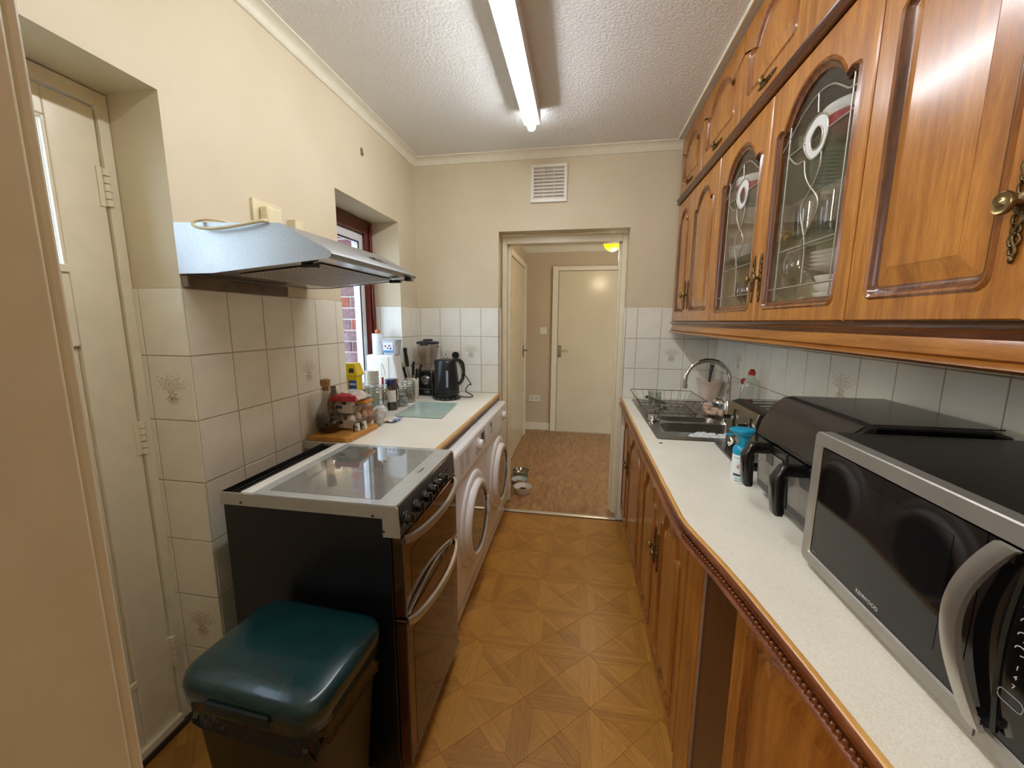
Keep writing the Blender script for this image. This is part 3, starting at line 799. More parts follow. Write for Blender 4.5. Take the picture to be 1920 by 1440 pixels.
b = MB(); b.box(CX0+.001, -.962, CY0+.004, CY1-.004, .862, .880); 
for k in range(4): b.box(CX0+.006+k*.016, CX0+.012+k*.016, CY0+.01, CY1-.01, .880, .893)
b.box(CX0, CX0+.004, CY0+.004, CY1-.004, .88, .899); b.build('rear_vent', BLACK, ck)
b = MB(); b.box(-.962, -.925, CY0+.001, CY1-.001, .880, .904); b.build('lid_hinge_bar', plain('white_trim', '#d9d6cd', .3), ck, bevel=.003)
b = MB(); b.prism(rrect(-.924, CX1+.002, CY0-.001, CY1+.001, .012), .893, .902); b.box(-.924, CX1-.01, CY0+.01, CY1-.01, .86, .893); b.build('lid_surround', plain('lid_silver', '#b4b6b2', .22, .25, coat=.4), ck, bevel=.001)
b = MB(); b.prism(rrect(-.890, CX1-.060, CY0+.028, CY1-.028, .008), .9021, .9028); b.build('lid_glass', plain('grey_glass', '#6f706b', .04, var=.15, scale=6, coat=1), ck)
text('maker_name', 'Cannon', .014, DPRINT, ck, (-.508, 1.22, .9024), (0, 0, PI/2), .0002)
# control panel, slightly raked
b = MB(); b.prism([(CX1-.02, .808), (CX1-.02, .892), (CX1+.002, .892), (CX1+.012, .808)], CY0+.004, CY1-.004, 'y'); b.build('control_panel', GBLACK, ck, bevel=.002)
b = MB(); b.prism([(CX1+.0075, .812), (CX1+.0025, .888), (CX1+.0035, .888), (CX1+.0120, .812)], CY0+.012, CY1-.012, 'y'); b.build('panel_face', plain('panel_grey', '#4a4b4b', .3, .3), ck)
kn = None
for y in (.990, 1.063, 1.130, 1.186, 1.235, 1.283):
    if kn is None:
        b = MB(); b.lathe([(.021, 0), (.021, .004), (.0165, .008), (.0155, .024), (.013, .027)], (0, 0, 0), 20, 'x'); b.box(.008, .030, -.0035, .0035, -.016, .016)
        kn = b.build('knob', GBLACK, ck, world=False, bevel=.001); kn.location = (CX1+.0085+.75, y-1.2, .852)
    else: share(kn, ck, (CX1+.0085+.75, y-1.2, .852))
for k in range(4):
    q = MB(); q.cyl((CX1+.008, 1.325+k*.014, .858), .003, .006, 8, 'x'); q.build('button', GBLACK, ck)
def oven_door(z0, z1, curve):
    b = MB(); b.box(CX1-.018, CX1+.016, CY0+.004, CY1-.004, z0, z1)
    d = b.build('oven_door', plain('bronze_glass', '#6a4a2d', .08, .75, var=.15, scale=5), ck, bevel=.004)
    q = MB(); q.box(CX1+.0161, CX1+.0168, CY0+.05, CY1-.05, z0+.03, z1-.06); q.build('oven_window', plain('bronze_glass_dark', '#4a3320', .06, .75), d)
    q = MB(); q.box(CX1+.010, CX1+.0175, CY0+.0045, CY0+.010, z0+.002, z1-.002); q.box(CX1+.010, CX1+.0175, CY0+.010, CY1-.0045, z0+.002, z0+.007); q.build('door_trim', DSTEEL, d)
    h = z1-.006; q = MB(); path = []
    for k in range(25):
        t = k/24; y = CY0+.012+t*(CY1-CY0-.05); bow = math.sin(PI*t)**.55
        path.append((CX1+.018+.040*bow, y, h-.004*bow))
    rings = []
    for i, pnt in enumerate(path):
        a = Vector(path[max(i-1, 0)]); c = Vector(path[min(i+1, 24)]); t = (c-a).normalized(); nn = Vector((t.y, -t.x, 0))
        rings.append([Vector(pnt)+nn*u+Vector((0, 0, 1))*v for u, v in ((-.005, -.011), (.005, -.011), (.0065, 0), (.005, .011), (-.005, .011))])
    q.loft(rings); q.build('handle', plain('satin_silver', '#c6c4bd', .28, .8), d, angle=50)
    return d
oven_door(.560, .804, 1); oven_door(.065, .550, 1)
b = MB(); path = [(CX1+.0185, CY0+.02+.4*k/16, .562+.0-.0+.03*math.sin(PI*k/16)) for k in range(17)]; b.tube(path, .002, 6); b.build('arc_trim', plain('satin_silver', '#c6c4bd'), ck)
b = MB(); b.lathe([(.012, 0), (.012, .003)], (CX1+.017, 1.27, .575), 16, 'x'); b.build('badge', STEEL, ck)

# ------------------------------------------------------------------ washing machine and dryer
def machine(name, label, yc, kind):
    t = thing(name, label, 'washing machine' if kind == 0 else 'tumble dryer', (-.8, yc, 0), group=None)
    x1 = -.512; y0, y1 = yc-.297, yc+.297
    def pxs(z): return x1+.014+(.835-z)/.13*.006
    b = MB(); b.box(-1.08, x1-.012, y0, y1, .012, .845); b.build('casing', WHITE, t, bevel=.006)
    b = MB(); b.prism([(x1-.013, .705), (x1-.013, .846), (x1+.006, .843), (x1+.014, .835), (x1+.020, .705)], y0, y1, 'y'); b.build('control_panel', WHITE, t, bevel=.005)
    b = MB(); b.prism([(x1-.013, .012), (x1-.013, .702), (x1+.016, .702), (x1+.018, .4), (x1+.010, .10), (x1, .012)], y0, y1, 'y'); b.build('front_panel', WHITE, t, bevel=.006, angle=50)
    b = MB(); b.box(x1-.01, x1+.0115, y0+.006, y1-.006, .096, .099); b.build('seam', PRINT, t)
    # door
    zc = .435; R = .235; C = (x1+.014, yc-.012, zc)
    b = MB(); b.lathe([(R, -.004), (R, .004), (R-.006, .012), (R-.03, .016), (R-.045, .012)], C, 48, 'x'); dd = b.build('door', WHITE, t, angle=60)
    b = MB(); b.lathe([(.195, .010), (.192, .030), (.182, .040), (.168, .043), (.157, .036), (.150, .012)], C, 48, 'x', caps=False); b.build('door_ring', plain('ring_white', '#ece9e6', .15, coat=.5), dd, angle=60)
    b = MB(); b.lathe([(.157, .034), (.12, .030), (.07, .020), (.003, .014)], C, 40, 'x'); b.build('door_glass', plain('door_glass', '#2a2928', .05, var=.3, scale=6, coat=1), dd, angle=80)
    b = MB(); b.lathe([(.156, .036), (.150, .040), (.144, .036)], C, 40, 'x', caps=False); b.build('inner_rim', plain('rim_grey', '#7d7b78', .2), dd)
    b = MB(); b.box(x1+.045, x1+.060, yc+.135, yc+.150, zc-.045, zc+.045); b.build('door_catch', WHITE, dd, bevel=.004)
    # drawer and controls
    if kind == 0:
        b = MB(); b.prism([(pxs(.715)-.004, .715), (pxs(.828)-.004, .828), (pxs(.828)+.0015, .828), (pxs(.715)+.0015, .715)], y0+.01, yc+.04, 'y'); dw = b.build('detergent_drawer', WHITE, t, bevel=.002)
        kx, ky = x1+.0165, yc+.105
    else: kx, ky = x1+.016, yc+.16
    b = MB(); b.lathe([(.034, 0), (.033, .004), (.026, .006), (.024, .022), (.021, .025)], (kx, ky, .775), 24, 'x'); b.box(kx+.006, kx+.028, ky-.005, ky+.005, .753, .797); b.build('programme_knob', plain('ring_white', '#ece9e6'), t, bevel=.001)
    b = MB(); b.lathe([(.040, 0), (.040, .0015)], (kx, ky, .775), 24, 'x'); b.build('knob_ring', plain('ring_silver', '#b9b9bd', .3, .6), t)
    if kind == 0:
        b = MB(); b.prism([(pxs(.745)-.002, .745), (pxs(.812)-.002, .812), (pxs(.812)+.0012, .812), (pxs(.745)+.0012, .745)], yc+.165, yc+.235, 'y'); b.build('display', BLACK, t)
        for k in range(8):
            for s in range(2):
                q = MB(); q.box(pxs(.735+k*.011)-.001, pxs(.735+k*.011)+.0024, yc-.23+s*.095, yc-.23+s*.095+.06, .735+k*.011, .738+k*.011)
                q.build('printed_line', PRINT, t)
        q = MB(); q.cyl((pxs(.742)-.001, yc+.055, .742), .008, .002, 12, 'x'); q.build('start_button', plain('blue_button', '#4d6ea0', .4), t)
    else:
        q = MB(); q.cyl((pxs(.80)-.001, yc-.20, .80), .014, .003, 16, 'x'); q.build('emblem', DPRINT, t)
        for k in range(3):
            q = MB(); q.box(pxs(.76)-.001, pxs(.76)+.001, yc-.22, yc-.18+.01*k, .755+k*.008, .757+k*.008); q.build('printed_line', PRINT, t)
    return t
machine('washing_machine', 'white washing machine with dark display, nearer the cooker', 1.832, 0)
machine('tumble_dryer', 'white tumble dryer beside the doorway, past the washing machine', 2.436, 1)

# ------------------------------------------------------------------ pedal-less kitchen bin
bn = thing('kitchen_bin', 'dark green plastic bin with a black bag beside the cooker', 'bin', (-.695, .785, 0), rz=-.06)
def rr(hw, hd, r, z, bow=0):
    P = rrect(-hw, hw, -hd, hd, r, 6); return [(x, y-(bow*(1-(x/hw)**2) if y < 0 else 0)+(bow*.5*(1-(x/hw)**2) if y > 0 else 0), z) for x, y in P]
b = MB(); b.loft([rr(.130, .098, .03, .003), (rr(.135, .102, .03, .02)), rr(.168, .126, .035, .46), rr(.172, .130, .035, .50), rr(.172, .130, .035, .53)])
b.build('bin_body', plain('bin_dark_green', '#16201c', .38, var=.2), bn, world=False, angle=50)
b = MB(); b.loft([rr(.178, .134, .05, .522, .006), rr(.186, .141, .055, .526, .008), rr(.190, .144, .055, .578, .010), rr(.186, .140, .055, .592, .010), rr(.172, .126, .05, .600, .010), rr(.12, .085, .04, .606, .006), rr(.05, .035, .02, .608, .002)])
b.build('bin_lid', plain('bin_green', '#0b2f32', .24, var=.25, scale=10, bmp=.12, bscale=40, coat=.2), bn, world=False, angle=60)
b = MB(); b.loft([rr(.150, .002, .0015, .545), rr(.150, .004, .003, .570)]); 
b.v = [(x*.55, y-.1525+.0+.012*(x/.15)**2*.0, z) for x, y, z in b.v]; b.build('lid_grip', plain('grip_dark', '#071c1d', .5), bn, world=False)
rnd = random.Random(5); rings = []
for j, z in enumerate((.528, .516, .503, .490, .478, .470)):
    base = rr(.173+.0012*j, .131+.0012*j, .045, z); ring = []
    for i, p in enumerate(base):
        k = 1+rnd.uniform(-.018, .022)*(j/3 if j < 5 else 1.2); ring.append((p[0]*k, p[1]*k, p[2]+rnd.uniform(-.006, .006)*(j > 1)-(.014*math.sin(i*1.9) if j > 3 else 0)))
    rings.append(ring)
b = MB(); b.loft(rings, cap0=False, cap1=False)
bag = b.build('bin_bag', plain('bag_black', '#0b0b0c', .16, var=.2, bmp=.5, bscale=50, bdist=.006), bn, world=False, angle=25)
# ------------------------------------------------------------------ oak doors with cathedral-arch mouldings
def outline(W, v0, hs, apex, d, b=None, r=.022, cup=.020):
    """closed outline, d = inset; W half width, v0 bottom, hs shoulder, apex top of arch"""
    b = min(.048, W*.28); W = W-d; v0 = v0+d; hs = hs-d*.55; apex = apex-d; b = max(.004, b-d*.35); r = max(.003, r-d*.5)
    P = []
    for k in range(5): a = PI+PI/2*k/4; P.append((-W+r+r*math.cos(a), v0+r+r*math.sin(a)))
    for k in range(5): a = 1.5*PI+PI/2*k/4; P.append((W-r+r*math.cos(a), v0+r+r*math.sin(a)))
    sh = max(.004, cup-d*.5)
    right = [(W, hs-sh)]
    for k in range(1, 4): a = PI/2*k/3; right.append((W-b*.6+b*.6*math.cos(a), hs-sh+sh*math.sin(a)))
    dp = max(.002, .011-d*.25); right.append((W-b*.8, hs-dp*.35)); right.append((W-b, hs-dp))
    P += right
    A = apex-hs+dp; R = W-b; rad = (R*R+A*A)/(2*A); th = math.asin(min(1, R/rad)) if A <= R else PI-math.asin(min(1, R/rad))
    for k in range(1, 16):
        a = th-2*th*k/16; P.append((rad*math.sin(a), apex-rad+rad*math.cos(a)))
    P += [(-x, z) for x, z in right[::-1]]
    return P
def cab_door(parent, yL, yR, z0, z1, x0, glass=False, hinge_knob=None, margin=.058, arch=.07, top=.05, bot=.05, mats=(None, None), rot=-PI/2, loc=None, flatpanel=False, T=.02):
    """door facing -x; yL far edge, yR near edge"""
    oak, stain = mats; oak = oak or OAK; stain = stain or STAIN
    g = .0015; w_ = (yL-yR)-2*g; h = z1-z0; W = w_/2-margin; hs = h-top-arch; apex = h-top
    R = [outline(W, bot, hs, apex, d) for d in (0, .005, .010, .016, .025, .031)]
    n = len(R[0])
    # rectangle with the same point count
    cz = h*.5; out = []
    for x, z in R[0]:
        dx, dz = x, z-cz; k = min((w_/2)/abs(dx) if abs(dx) > 1e-6 else 1e9, (h/2)/abs(dz) if abs(dz) > 1e-6 else 1e9)
        out.append([dx*k, cz+dz*k])
    for sx in (-1, 1):
        for sz in (0, h):
            i = min(range(n), key=lambda i: (out[i][0]-sx*w_/2)**2+(out[i][1]-sz)**2); out[i] = [sx*w_/2, sz]
    e = .003
    ino = [(max(-w_/2+e, min(w_/2-e, x)), max(e, min(h-e, z))) for x, z in out]
    L = lambda P, y: [(x, y, z) for x, z in P]
    b = MB(); b.loft([L(out, 0), L(out, -T+e), L(ino, -T), L(R[0], -T)], cap0=not glass, cap1=False)
    if glass: b.loft([L(out, 0), L(R[4], 0)], cap0=False, cap1=False)
    door = b.build('door', oak, parent, world=False, angle=28)
    if loc is None:
        pl_ = parent.location; door.location = (x0-pl_.x, (yL+yR)/2-pl_.y, z0-pl_.z)
    else: door.location = loc
    door.rotation_euler = (0, 0, rot)
    b = MB()
    b.loft([L(a, y) for a, y in ((R[0], -T), (R[1], -T-.004), (R[2], -T-.001))], 1, cap0=False, cap1=False)
    b.loft([L(a, y) for a, y in ((R[2], -T-.001), (R[3], -T+.007), (R[4], -T+.009))], cap0=False, cap1=False)
    if glass: b.loft([L(R[4], -T+.009), L(R[4], 0)], cap0=False, cap1=False)
    b.build('moulding', [stain, STAIN2], door, world=False, angle=50)
    if glass:
        b = MB(); b.loft([L(R[4], -.008), L(R[4], -.005)]); b.build('glass', GLASS, door, world=False)
        leads(door, h, W)
    else:
        wv = min(.03, W*.3)
        R5 = outline(W, bot, hs, apex, .029); R6 = outline(W, bot, hs, apex, .029+wv)
        b = MB(); b.loft([L(R[4], -T+.009), L(R5, -T+.008), L(R6, -T-.001)], cap0=False, cap1=False); b.loft([L(R6, -T-.001), L(R6, -T-.0015)], 1, cap0=False)
        b.build('raised_panel', [oak, oak], door, world=False, angle=20)
    return door
def leads(door, h, W):
    """leaded design: straight cames, arch, oval and ribbons; coordinates (u, v) with v above the door bottom"""
    k = W/.181; y = -.0095; r = .0022
    def T(P, rr=r): 
        q = MB(); q.tube([(u*k, y, v) for u, v in smoothpath2(P)], rr, 6); return q
    def smoothpath2(P):
        if len(P) < 3: return P
        P = [(a, c, 0) for a, c in P]; return [(p[0], p[1]) for p in smoothpath(P, 2)]
    b = MB()
    def addp(P, s=True):
        Q = smoothpath2(P) if s else P
        b.tube([(u*k, y, v) for u, v in Q], r, 6)
    addp([(-.118, .062), (-.118, .575)], 0); addp([(.142, .062), (.142, .565)], 0)
    addp([(-.155, .096), (.155, .096)], 0); addp([(-.118, .203), (.142, .203)], 0)
    addp([(-.155, .500), (-.118, .520), (-.065, .560), (.0, .580), (.06, .572), (.11, .535), (.125, .522), (.155, .515)])
    addp([(.005, .578), (.012, .528)], 0); addp([(.06, .470), (.155, .468)], 0); addp([(-.118, .474), (-.035, .472)], 0)
    addp([(-.118, .474), (-.07, .432), (-.028, .430)])
    addp([(-.028, .427), (-.02, .389), (.006, .354), (.047, .319), (.058, .296), (.05, .27), (.02, .246), (.0, .21)])
    addp([(.045, .423), (.048, .389), (.024, .349), (-.015, .316), (-.022, .292), (.0, .246), (.018, .204), (.02, .100)])
    b.build('lead_cames', LEAD, door, world=False)
    o = [(.045, .513), (.061, .486), (.062, .456), (.045, .423), (.003, .415), (-.033, .45), (-.044, .486), (-.028, .509), (.007, .526)]
    i_ = [(.020, .496), (.038, .480), (.042, .462), (.038, .445), (.018, .438), (.0, .444), (-.010, .458), (-.012, .474), (.002, .490)]
    def cl(P):
        Q = P; 
        for _ in range(2):
            N = []
            for a, c in zip(Q, Q[1:]+Q[:1]): N += [(a[0]*.75+c[0]*.25, a[1]*.75+c[1]*.25), (a[0]*.25+c[0]*.75, a[1]*.25+c[1]*.75)]
            Q = N
        return Q
    o, i_ = cl(o), cl(i_)
    b = MB(); b.tube([(u*k, y, v) for u, v in o], r, 6, closed=True); b.tube([(u*k, y, v) for u, v in i_], r, 6, closed=True); b.build('lead_oval', LEAD, door, world=False)
    b = MB(); b.loft([[(u*k, y+.0005, v) for u, v in o], [(u*k, y+.0005, v) for u, v in i_]], cap0=False, cap1=False)
    b.build('opal_glass', plain('opal_glass', '#c9cac6', .15, var=.03), door, world=False)
def ornate(parent, loc, rz=0, horiz=False, flip=1, name='handle', sc=1.0):
    """antique knob on a pierced back plate, local -y outward"""
    b = MB()
    for s in (-1, 1):
        z = 0
        b.tube([(0.004*math.sin(t*9), -.002, s*(.012+.058*t)) for t in [k/10 for k in range(11)]], .0028, 6)
        for t, rr in ((.020, .0075), (.034, .006), (.048, .0075), (.062, .0045)):
            b.tube([(rr*math.cos(a), -.002, s*t+rr*1.2*math.sin(a)) for a in [2*PI*k/12 for k in range(12)]], .0022, 5, closed=True)
        b.ell((0, -.002, s*.073), .004, .003, .006, 8, 5)
    b.ell((0, -.002, 0), .011, .004, .016, 12, 6)
    pl_ = b.build(name, BRASS, parent, world=False, angle=80)
    q = MB(); q.lathe([(.006, 0), (.0045, -.008), (.005, -.014), (.0145, -.019), (.016, -.023), (.0135, -.026), (.010, -.0245), (.0045, -.0255), (.003, -.027)], (0, 0, 0), 20, 'y')
    q.build('knob', BRASSK, pl_, world=False, angle=70)
    pl_.location = loc; pl_.rotation_euler = (0, PI/2 if horiz else 0, rz); pl_.scale = (sc,)*3
    return pl_
# ---- wall cabinets
XU = .575; UX = XU+.02
def carcass(parent, yA, yB, z0, z1, x0, xb, open_front=False, shelves=(), mat=None):
    mat = mat or DARKP; b = MB(); t = .016
    b.box(x0, xb, yB, yB+t, z0, z1); b.box(x0, xb, yA-t, yA, z0, z1); b.box(x0, xb, yB+t, yA-t, z0, z0+t); b.box(x0, xb, yB+t, yA-t, z1-t, z1); b.box(xb-.006, xb, yB+t, yA-t, z0+t, z1-t)
    if not open_front: b.box(x0+.001, x0+.01, yB+t, yA-t, z0+t, z1-t)
    return b.build('cabinet_body', mat, parent, smooth=False)
XB = XR-.007
CINT = wood('cabinet_interior', '#b09a7d', '#c2ad90', '#d0bca0', rough=.5)
u1 = thing('wall_cabinet', 'narrow oak wall cabinet with two arched doors at the far end', 'cabinet', (.72, 2.366, 1.4), group=None)
carcass(u1, 2.745, 1.987, 1.40, 2.10, UX, XB)
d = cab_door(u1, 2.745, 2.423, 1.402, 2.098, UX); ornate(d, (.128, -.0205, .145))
d = cab_door(u1, 2.420, 1.988, 1.402, 2.098, UX); ornate(d, (-.188, -.0205, .145))
u2 = thing('wall_cabinet', 'oak display cabinet with two leaded glass doors', 'cabinet', (.72, 1.503, 1.4))
carcass(u2, 1.985, 1.022, 1.40, 2.10, UX, XB, True, mat=CINT)
d = cab_door(u2, 1.984, 1.501, 1.402, 2.098, UX, glass=True, margin=.045, arch=.085, bot=.035); ornate(d, (.215, -.0205, .14))
d = cab_door(u2, 1.498, 1.022, 1.402, 2.098, UX, glass=True, margin=.042, arch=.085, bot=.035); ornate(d, (-.213, -.0205, .14))
for z in (1.645, 1.885):
    b = MB(); b.box(UX+.012, XB-.008, 1.04, 1.967, z, z+.006); b.build('glass_shelf', GREENG, u2)
u3 = thing('wall_cabinet', 'large oak wall cabinet above the microwave with a knob at its right', 'cabinet', (.72, .64, 1.4))
carcass(u3, 1.020, .26, 1.40, 2.10, UX, XB)
d = cab_door(u3, 1.019, .645, 1.402, 2.098, UX, margin=.052, bot=.042, top=.042); ornate(d, (.158, -.0205, .155))
d = cab_door(u3, .642, .262, 1.402, 2.098, UX, margin=.052, bot=.042, top=.042); ornate(d, (-.160, -.0205, .155))
# top boxes
names = ['oak top cabinet with one small arched door in the far corner', 'oak top cabinet above the far leaded glass door', 'oak top cabinet above the near leaded glass door', 'oak top cabinet above the large cabinet door, cut by the top edge', 'oak top cabinet nearest the camera, mostly out of view']
ys = [2.745, 2.309, 1.811, 1.331, .850, .37]
for k in range(5):
    t = thing('top_cabinet', names[k], 'cabinet', (.72, (ys[k]+ys[k+1])/2, 2.14), group='small oak cabinets under the ceiling')
    carcass(t, ys[k]-.001, ys[k+1]+.001, 2.14, 2.474, UX, XB)
    d = cab_door(t, ys[k]-.001, ys[k+1]+.001, 2.142, 2.472, UX, margin=.058, arch=.07, top=.042, bot=.065, mats=(None, STAIN2))
    ornate(d, (0, -.0205, .036), horiz=True, sc=.85)
# rail between the cabinets and the pelmet below
b = MB(); b.prism([(UX, 2.10), (UX-.030, 2.100), (UX-.034, 2.106), (UX-.028, 2.114), (UX-.034, 2.122), (UX-.036, 2.132), (UX-.022, 2.1405), (XB, 2.1405), (XB, 2.1)], .262, 2.745, 'y')
tag(b.build('cabinet_rail', wood('rail_stain', '#2c1208', '#47200f', '#6a3419', rough=.2, stretch=(9, .8, 9)), angle=40), 'dark stained moulded rail between upper and lower wall cabinets', 'rail')
pm = thing('pelmet', 'moulded oak pelmet running under the wall cabinets', 'pelmet', (XU, 1.5, 1.34))
OAKY = wood('oak_y', '#6d4016', '#90591f', '#ab7230', rough=.28, stretch=(9, .8, 9))
STY = wood('stain_y', '#2c1208', '#4f2511', '#74401e', rough=.22, stretch=(9, .8, 9), bmp=.05)
b = MB(); b.prism([(UX-.002, 1.399), (UX-.030, 1.399), (UX-.026, 1.390), (UX-.016, 1.384), (UX-.014, 1.376), (UX+.014, 1.376)], .262, 2.745, 'y'); b.build('cove_strip', STY, pm, angle=40)
b = MB(); b.prism([(UX-.012, 1.3759), (UX-.014, 1.372), (UX-.022, 1.352), (UX-.022, 1.3485), (UX+.012, 1.3485), (UX+.014, 1.3759)], .262, 2.745, 'y'); b.build('fascia', OAKY, pm, angle=40)
b = MB(); b.prism([(UX-.022, 1.3484), (UX-.017, 1.345), (UX-.030, 1.341), (UX-.033, 1.336), (UX-.028, 1.331), (UX+.01, 1.331), (UX+.012, 1.3484)], .262, 2.745, 'y'); b.build('bottom_bead', OAKY, pm, angle=50)
b = MB(); b.box(UX, XB, 2.725, 2.745, 1.345, 1.3995); b.build('return_end', OAK, pm)

# ---- base cabinets, right
XBF = .338
def base(label, yA, yB, doors, knobs):
    t = thing('base_cabinet', label, 'cabinet', (.6, (yA+yB)/2, 0))
    b = MB(); b.box(XBF, XB, yB, yA, .09, .72); b.box(XBF+.03, XB-.02, yB+.01, yA-.01, 0, .089); b.box(XBF, XBF+.015, yB, yA, .72, .853)
    b.box(XBF+.015, XB, yB, yB+.012, .72, .853); b.build('cabinet_body', DARKP, t, smooth=False)
    for (a, c), kn_ in zip(doors, knobs):
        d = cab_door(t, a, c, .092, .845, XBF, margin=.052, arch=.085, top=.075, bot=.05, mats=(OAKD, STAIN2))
        if kn_: ornate(d, (kn_*((a-c)/2-.028), -.0205, .44))
    return t
base('oak base cabinet with two arched doors below the drainer at the far end', 2.775, 1.917, [(2.774, 2.452), (2.448, 1.918)], [1, -1])
base('oak base cabinet with two arched doors before the worktop bend', 1.912, 1.112, [(1.911, 1.513), (1.509, 1.113)], [1, -1])
b = MB(); b.box(.350, .365, 1.04, 2.774, .0, .088); tag(b.build('plinth', wood('plinth', '#4a2410', '#6a3517', '#80441f')), 'brown plinth board along the floor under the base cabinets', 'plinth')
# angled near unit
nb = thing('base_cabinet', 'dark angled base cabinet under the near end of the worktop', 'cabinet', (.321, 1.108, 0), rz=math.atan2(.080, .80)-PI/2)
# local x runs along the front towards the camera, local -y faces the aisle
b = MB(); b.box(.05, .84, .018, .42, .02, .853); b.build('cabinet_body', DARKP, nb, world=False, smooth=False)
b = MB(); b.box(.002, .095, -.002, .018, .0, .846); b.build('corner_post', OAKD, nb, world=False, bevel=.002)
b = MB(); b.box(.096, .101, .004, .018, .0, .846); b.build('light_edge', plain('pale_edge', '#8f7c6a', .4), nb, world=False)
b = MB(); b.box(.102, .268, .008, .018, .0, .846); b.build('end_panel', DARKP, nb, world=False)
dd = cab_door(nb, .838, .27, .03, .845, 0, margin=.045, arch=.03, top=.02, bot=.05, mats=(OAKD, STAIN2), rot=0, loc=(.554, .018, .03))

# ---- right worktop with sink cut-out
wr = thing('worktop', 'long cream worktop with wooden lip holding sink, air fryer and microwave', 'worktop', (.58, 1.5, .86))
edge = [(.296, YF-.006), (.290, 2.2), (.286, 1.764), (.284, 1.06), (.288, 1.02), (.298, .966), (.312, .90), (.322, .85), (.338, .753), (.358, .605), (.374, .458), (.398, .266)]
SX0, SX1, SY0, SY1 = .372, .848, 1.812, 2.700
zt, zb = .89, .862
b = MB()
def slab(pts):
    b.prism(pts, zb, zt)
slab([(.286+.0, SY0), (.286, 1.764), (.284, 1.06), (.288, 1.02), (.298, .966), (.312, .90), (.322, .85), (.338, .753), (.358, .605), (.374, .458), (.398, .266), (XB, .266), (XB, SY0)][::-1])
slab([(.2865, SY0), (SX0, SY0), (SX0, SY1), (.2955, SY1), (.290, 2.2)])
slab([(SX1, SY0), (XB, SY0), (XB, SY1), (SX1, SY1)])
slab([(.2955, SY1), (XB, SY1), (XB, YF-.006), (.296, YF-.006)])
b.build('board', LAM, wr, smooth=False)
b = MB(); b.sweep(edge[::-1], [(0, .846), (.018, .846), (.021, .850), (.018, .855), (.011, .857), (.011, .869), (.014, .872), (.016, .879), (.014, .8855), (.010, .8885), (.007, .8905), (0, .8905)])
b.m = [0]*len(b.m)
for i, f in enumerate(b.f):
    zs = [b.v[k][2] for k in f]
    if len(zs) == 4 and min(zs) > .8870: b.m[i] = 1
b.build('front_lip', [LIPD, LIP], wr, angle=50)
# dentil beading along the near, angled part
acc = 0; dent = None; path = edge[4:]
for a, c in zip(path, path[1:]):
    A, Cc = Vector((a[0], a[1])), Vector((c[0], c[1])); Ln = (Cc-A).length; dr_ = (Cc-A)/Ln; ang = math.atan2(dr_.y, dr_.x)
    k = acc
    while k < Ln:
        p = A+dr_*k; nn = Vector((dr_.y, -dr_.x))
        q = p+nn*.0145
        if dent is None:
            m_ = MB(); m_.ell((0, 0, 0), .0048, .0045, .0058, 8, 4); dent = m_.build('bead', LIPD, wr, world=False); o = dent
        else: o = dent.copy(); COL.objects.link(o)
        o.location = (q.x-.58, q.y-1.5, .863-.86); o.rotation_euler = (0, 0, ang); k += .0115
    acc = k-Ln
# small overflow hole cover
b = MB(); b.cyl((.353, 1.735, .8895), .008, .0015, 14); tag(b.build('screw_cap', plain('cap_brown', '#4a3c2c')), 'tiny brown cap set in the worktop in front of the sink', 'cap')

# ---- sink
sk = thing('sink', 'stainless steel sink and a half with ribbed drainer', 'sink', (.61, 2.25, .89))
ZS = .8935
def ring_(x0, x1, y0, y1, r, z): return [(x, y, z) for x, y in rrect(x0, x1, y0, y1, r, 6)]
b = MB()
# deck: strips around the two bowls plus drainer
bx0, bx1, by0, by1 = .405, .770, 1.845, 2.095      # main bowl
hx0, hx1, hy0, hy1 = .435, .715, 2.130, 2.240      # half bowl
def deck(x0, x1, y0, y1, X0, X1, Y0, Y1, r):
    inner = rrect(x0, x1, y0, y1, r, 6); outer = []
    cx, cy = (X0+X1)/2, (Y0+Y1)/2
    hx, hy = (X1-X0)/2, (Y1-Y0)/2
    for x, y in inner:
        dx, dy = x-(x0+x1)/2, y-(y0+y1)/2
        k = min(hx/abs(dx) if abs(dx) > 1e-6 else 1e9, hy/abs(dy) if abs(dy) > 1e-6 else 1e9); outer.append([cx+dx*k, cy+dy*k])
    for sx in (X0, X1):
        for sy in (Y0, Y1):
            i = min(range(len(outer)), key=lambda i: (outer[i][0]-sx)**2+(outer[i][1]-sy)**2); outer[i] = [sx, sy]
    b.loft([[(x, y, ZS) for x, y in outer], [(x, y, ZS) for x, y in inner]], cap0=False, cap1=False)
deck(bx0, bx1, by0, by1, .352, .862, 1.795, 2.1125, .06)
deck(hx0, hx1, hy0, hy1, .352, .862, 2.1125, 2.262, .045)
b.add([(.352, 2.262, ZS), (.862, 2.262, ZS), (.862, 2.718, ZS), (.352, 2.718, ZS)], [(0, 1, 2, 3)])
b.loft([ring_(.349, .865, 1.792, 2.721, .015, .8902), ring_(.352, .862, 1.795, 2.718, .012, ZS)], cap0=False, cap1=False)
b.build('sink_deck', plain('sink_steel', '#8f8c85', .24, 1, var=.1, scale=8), sk, angle=60)
def bowl(x0, x1, y0, y1, r, depth, nm):
    b = MB(); b.loft([ring_(x0, x1, y0, y1, r, ZS), ring_(x0+.004, x1-.004, y0+.004, y1-.004, r, ZS-.006), ring_(x0+.012, x1-.012, y0+.012, y1-.012, r*.9, ZS-depth+.025), ring_(x0+.035, x1-.035, y0+.035, y1-.035, r*.6, ZS-depth)], cap0=False)
    o = b.build(nm, plain('bowl_steel', '#84827c', .3, 1, var=.1, scale=8), sk, angle=60); return o
bowl(bx0, bx1, by0, by1, .06, .15, 'main_bowl'); bowl(hx0, hx1, hy0, hy1, .045, .10, 'half_bowl')
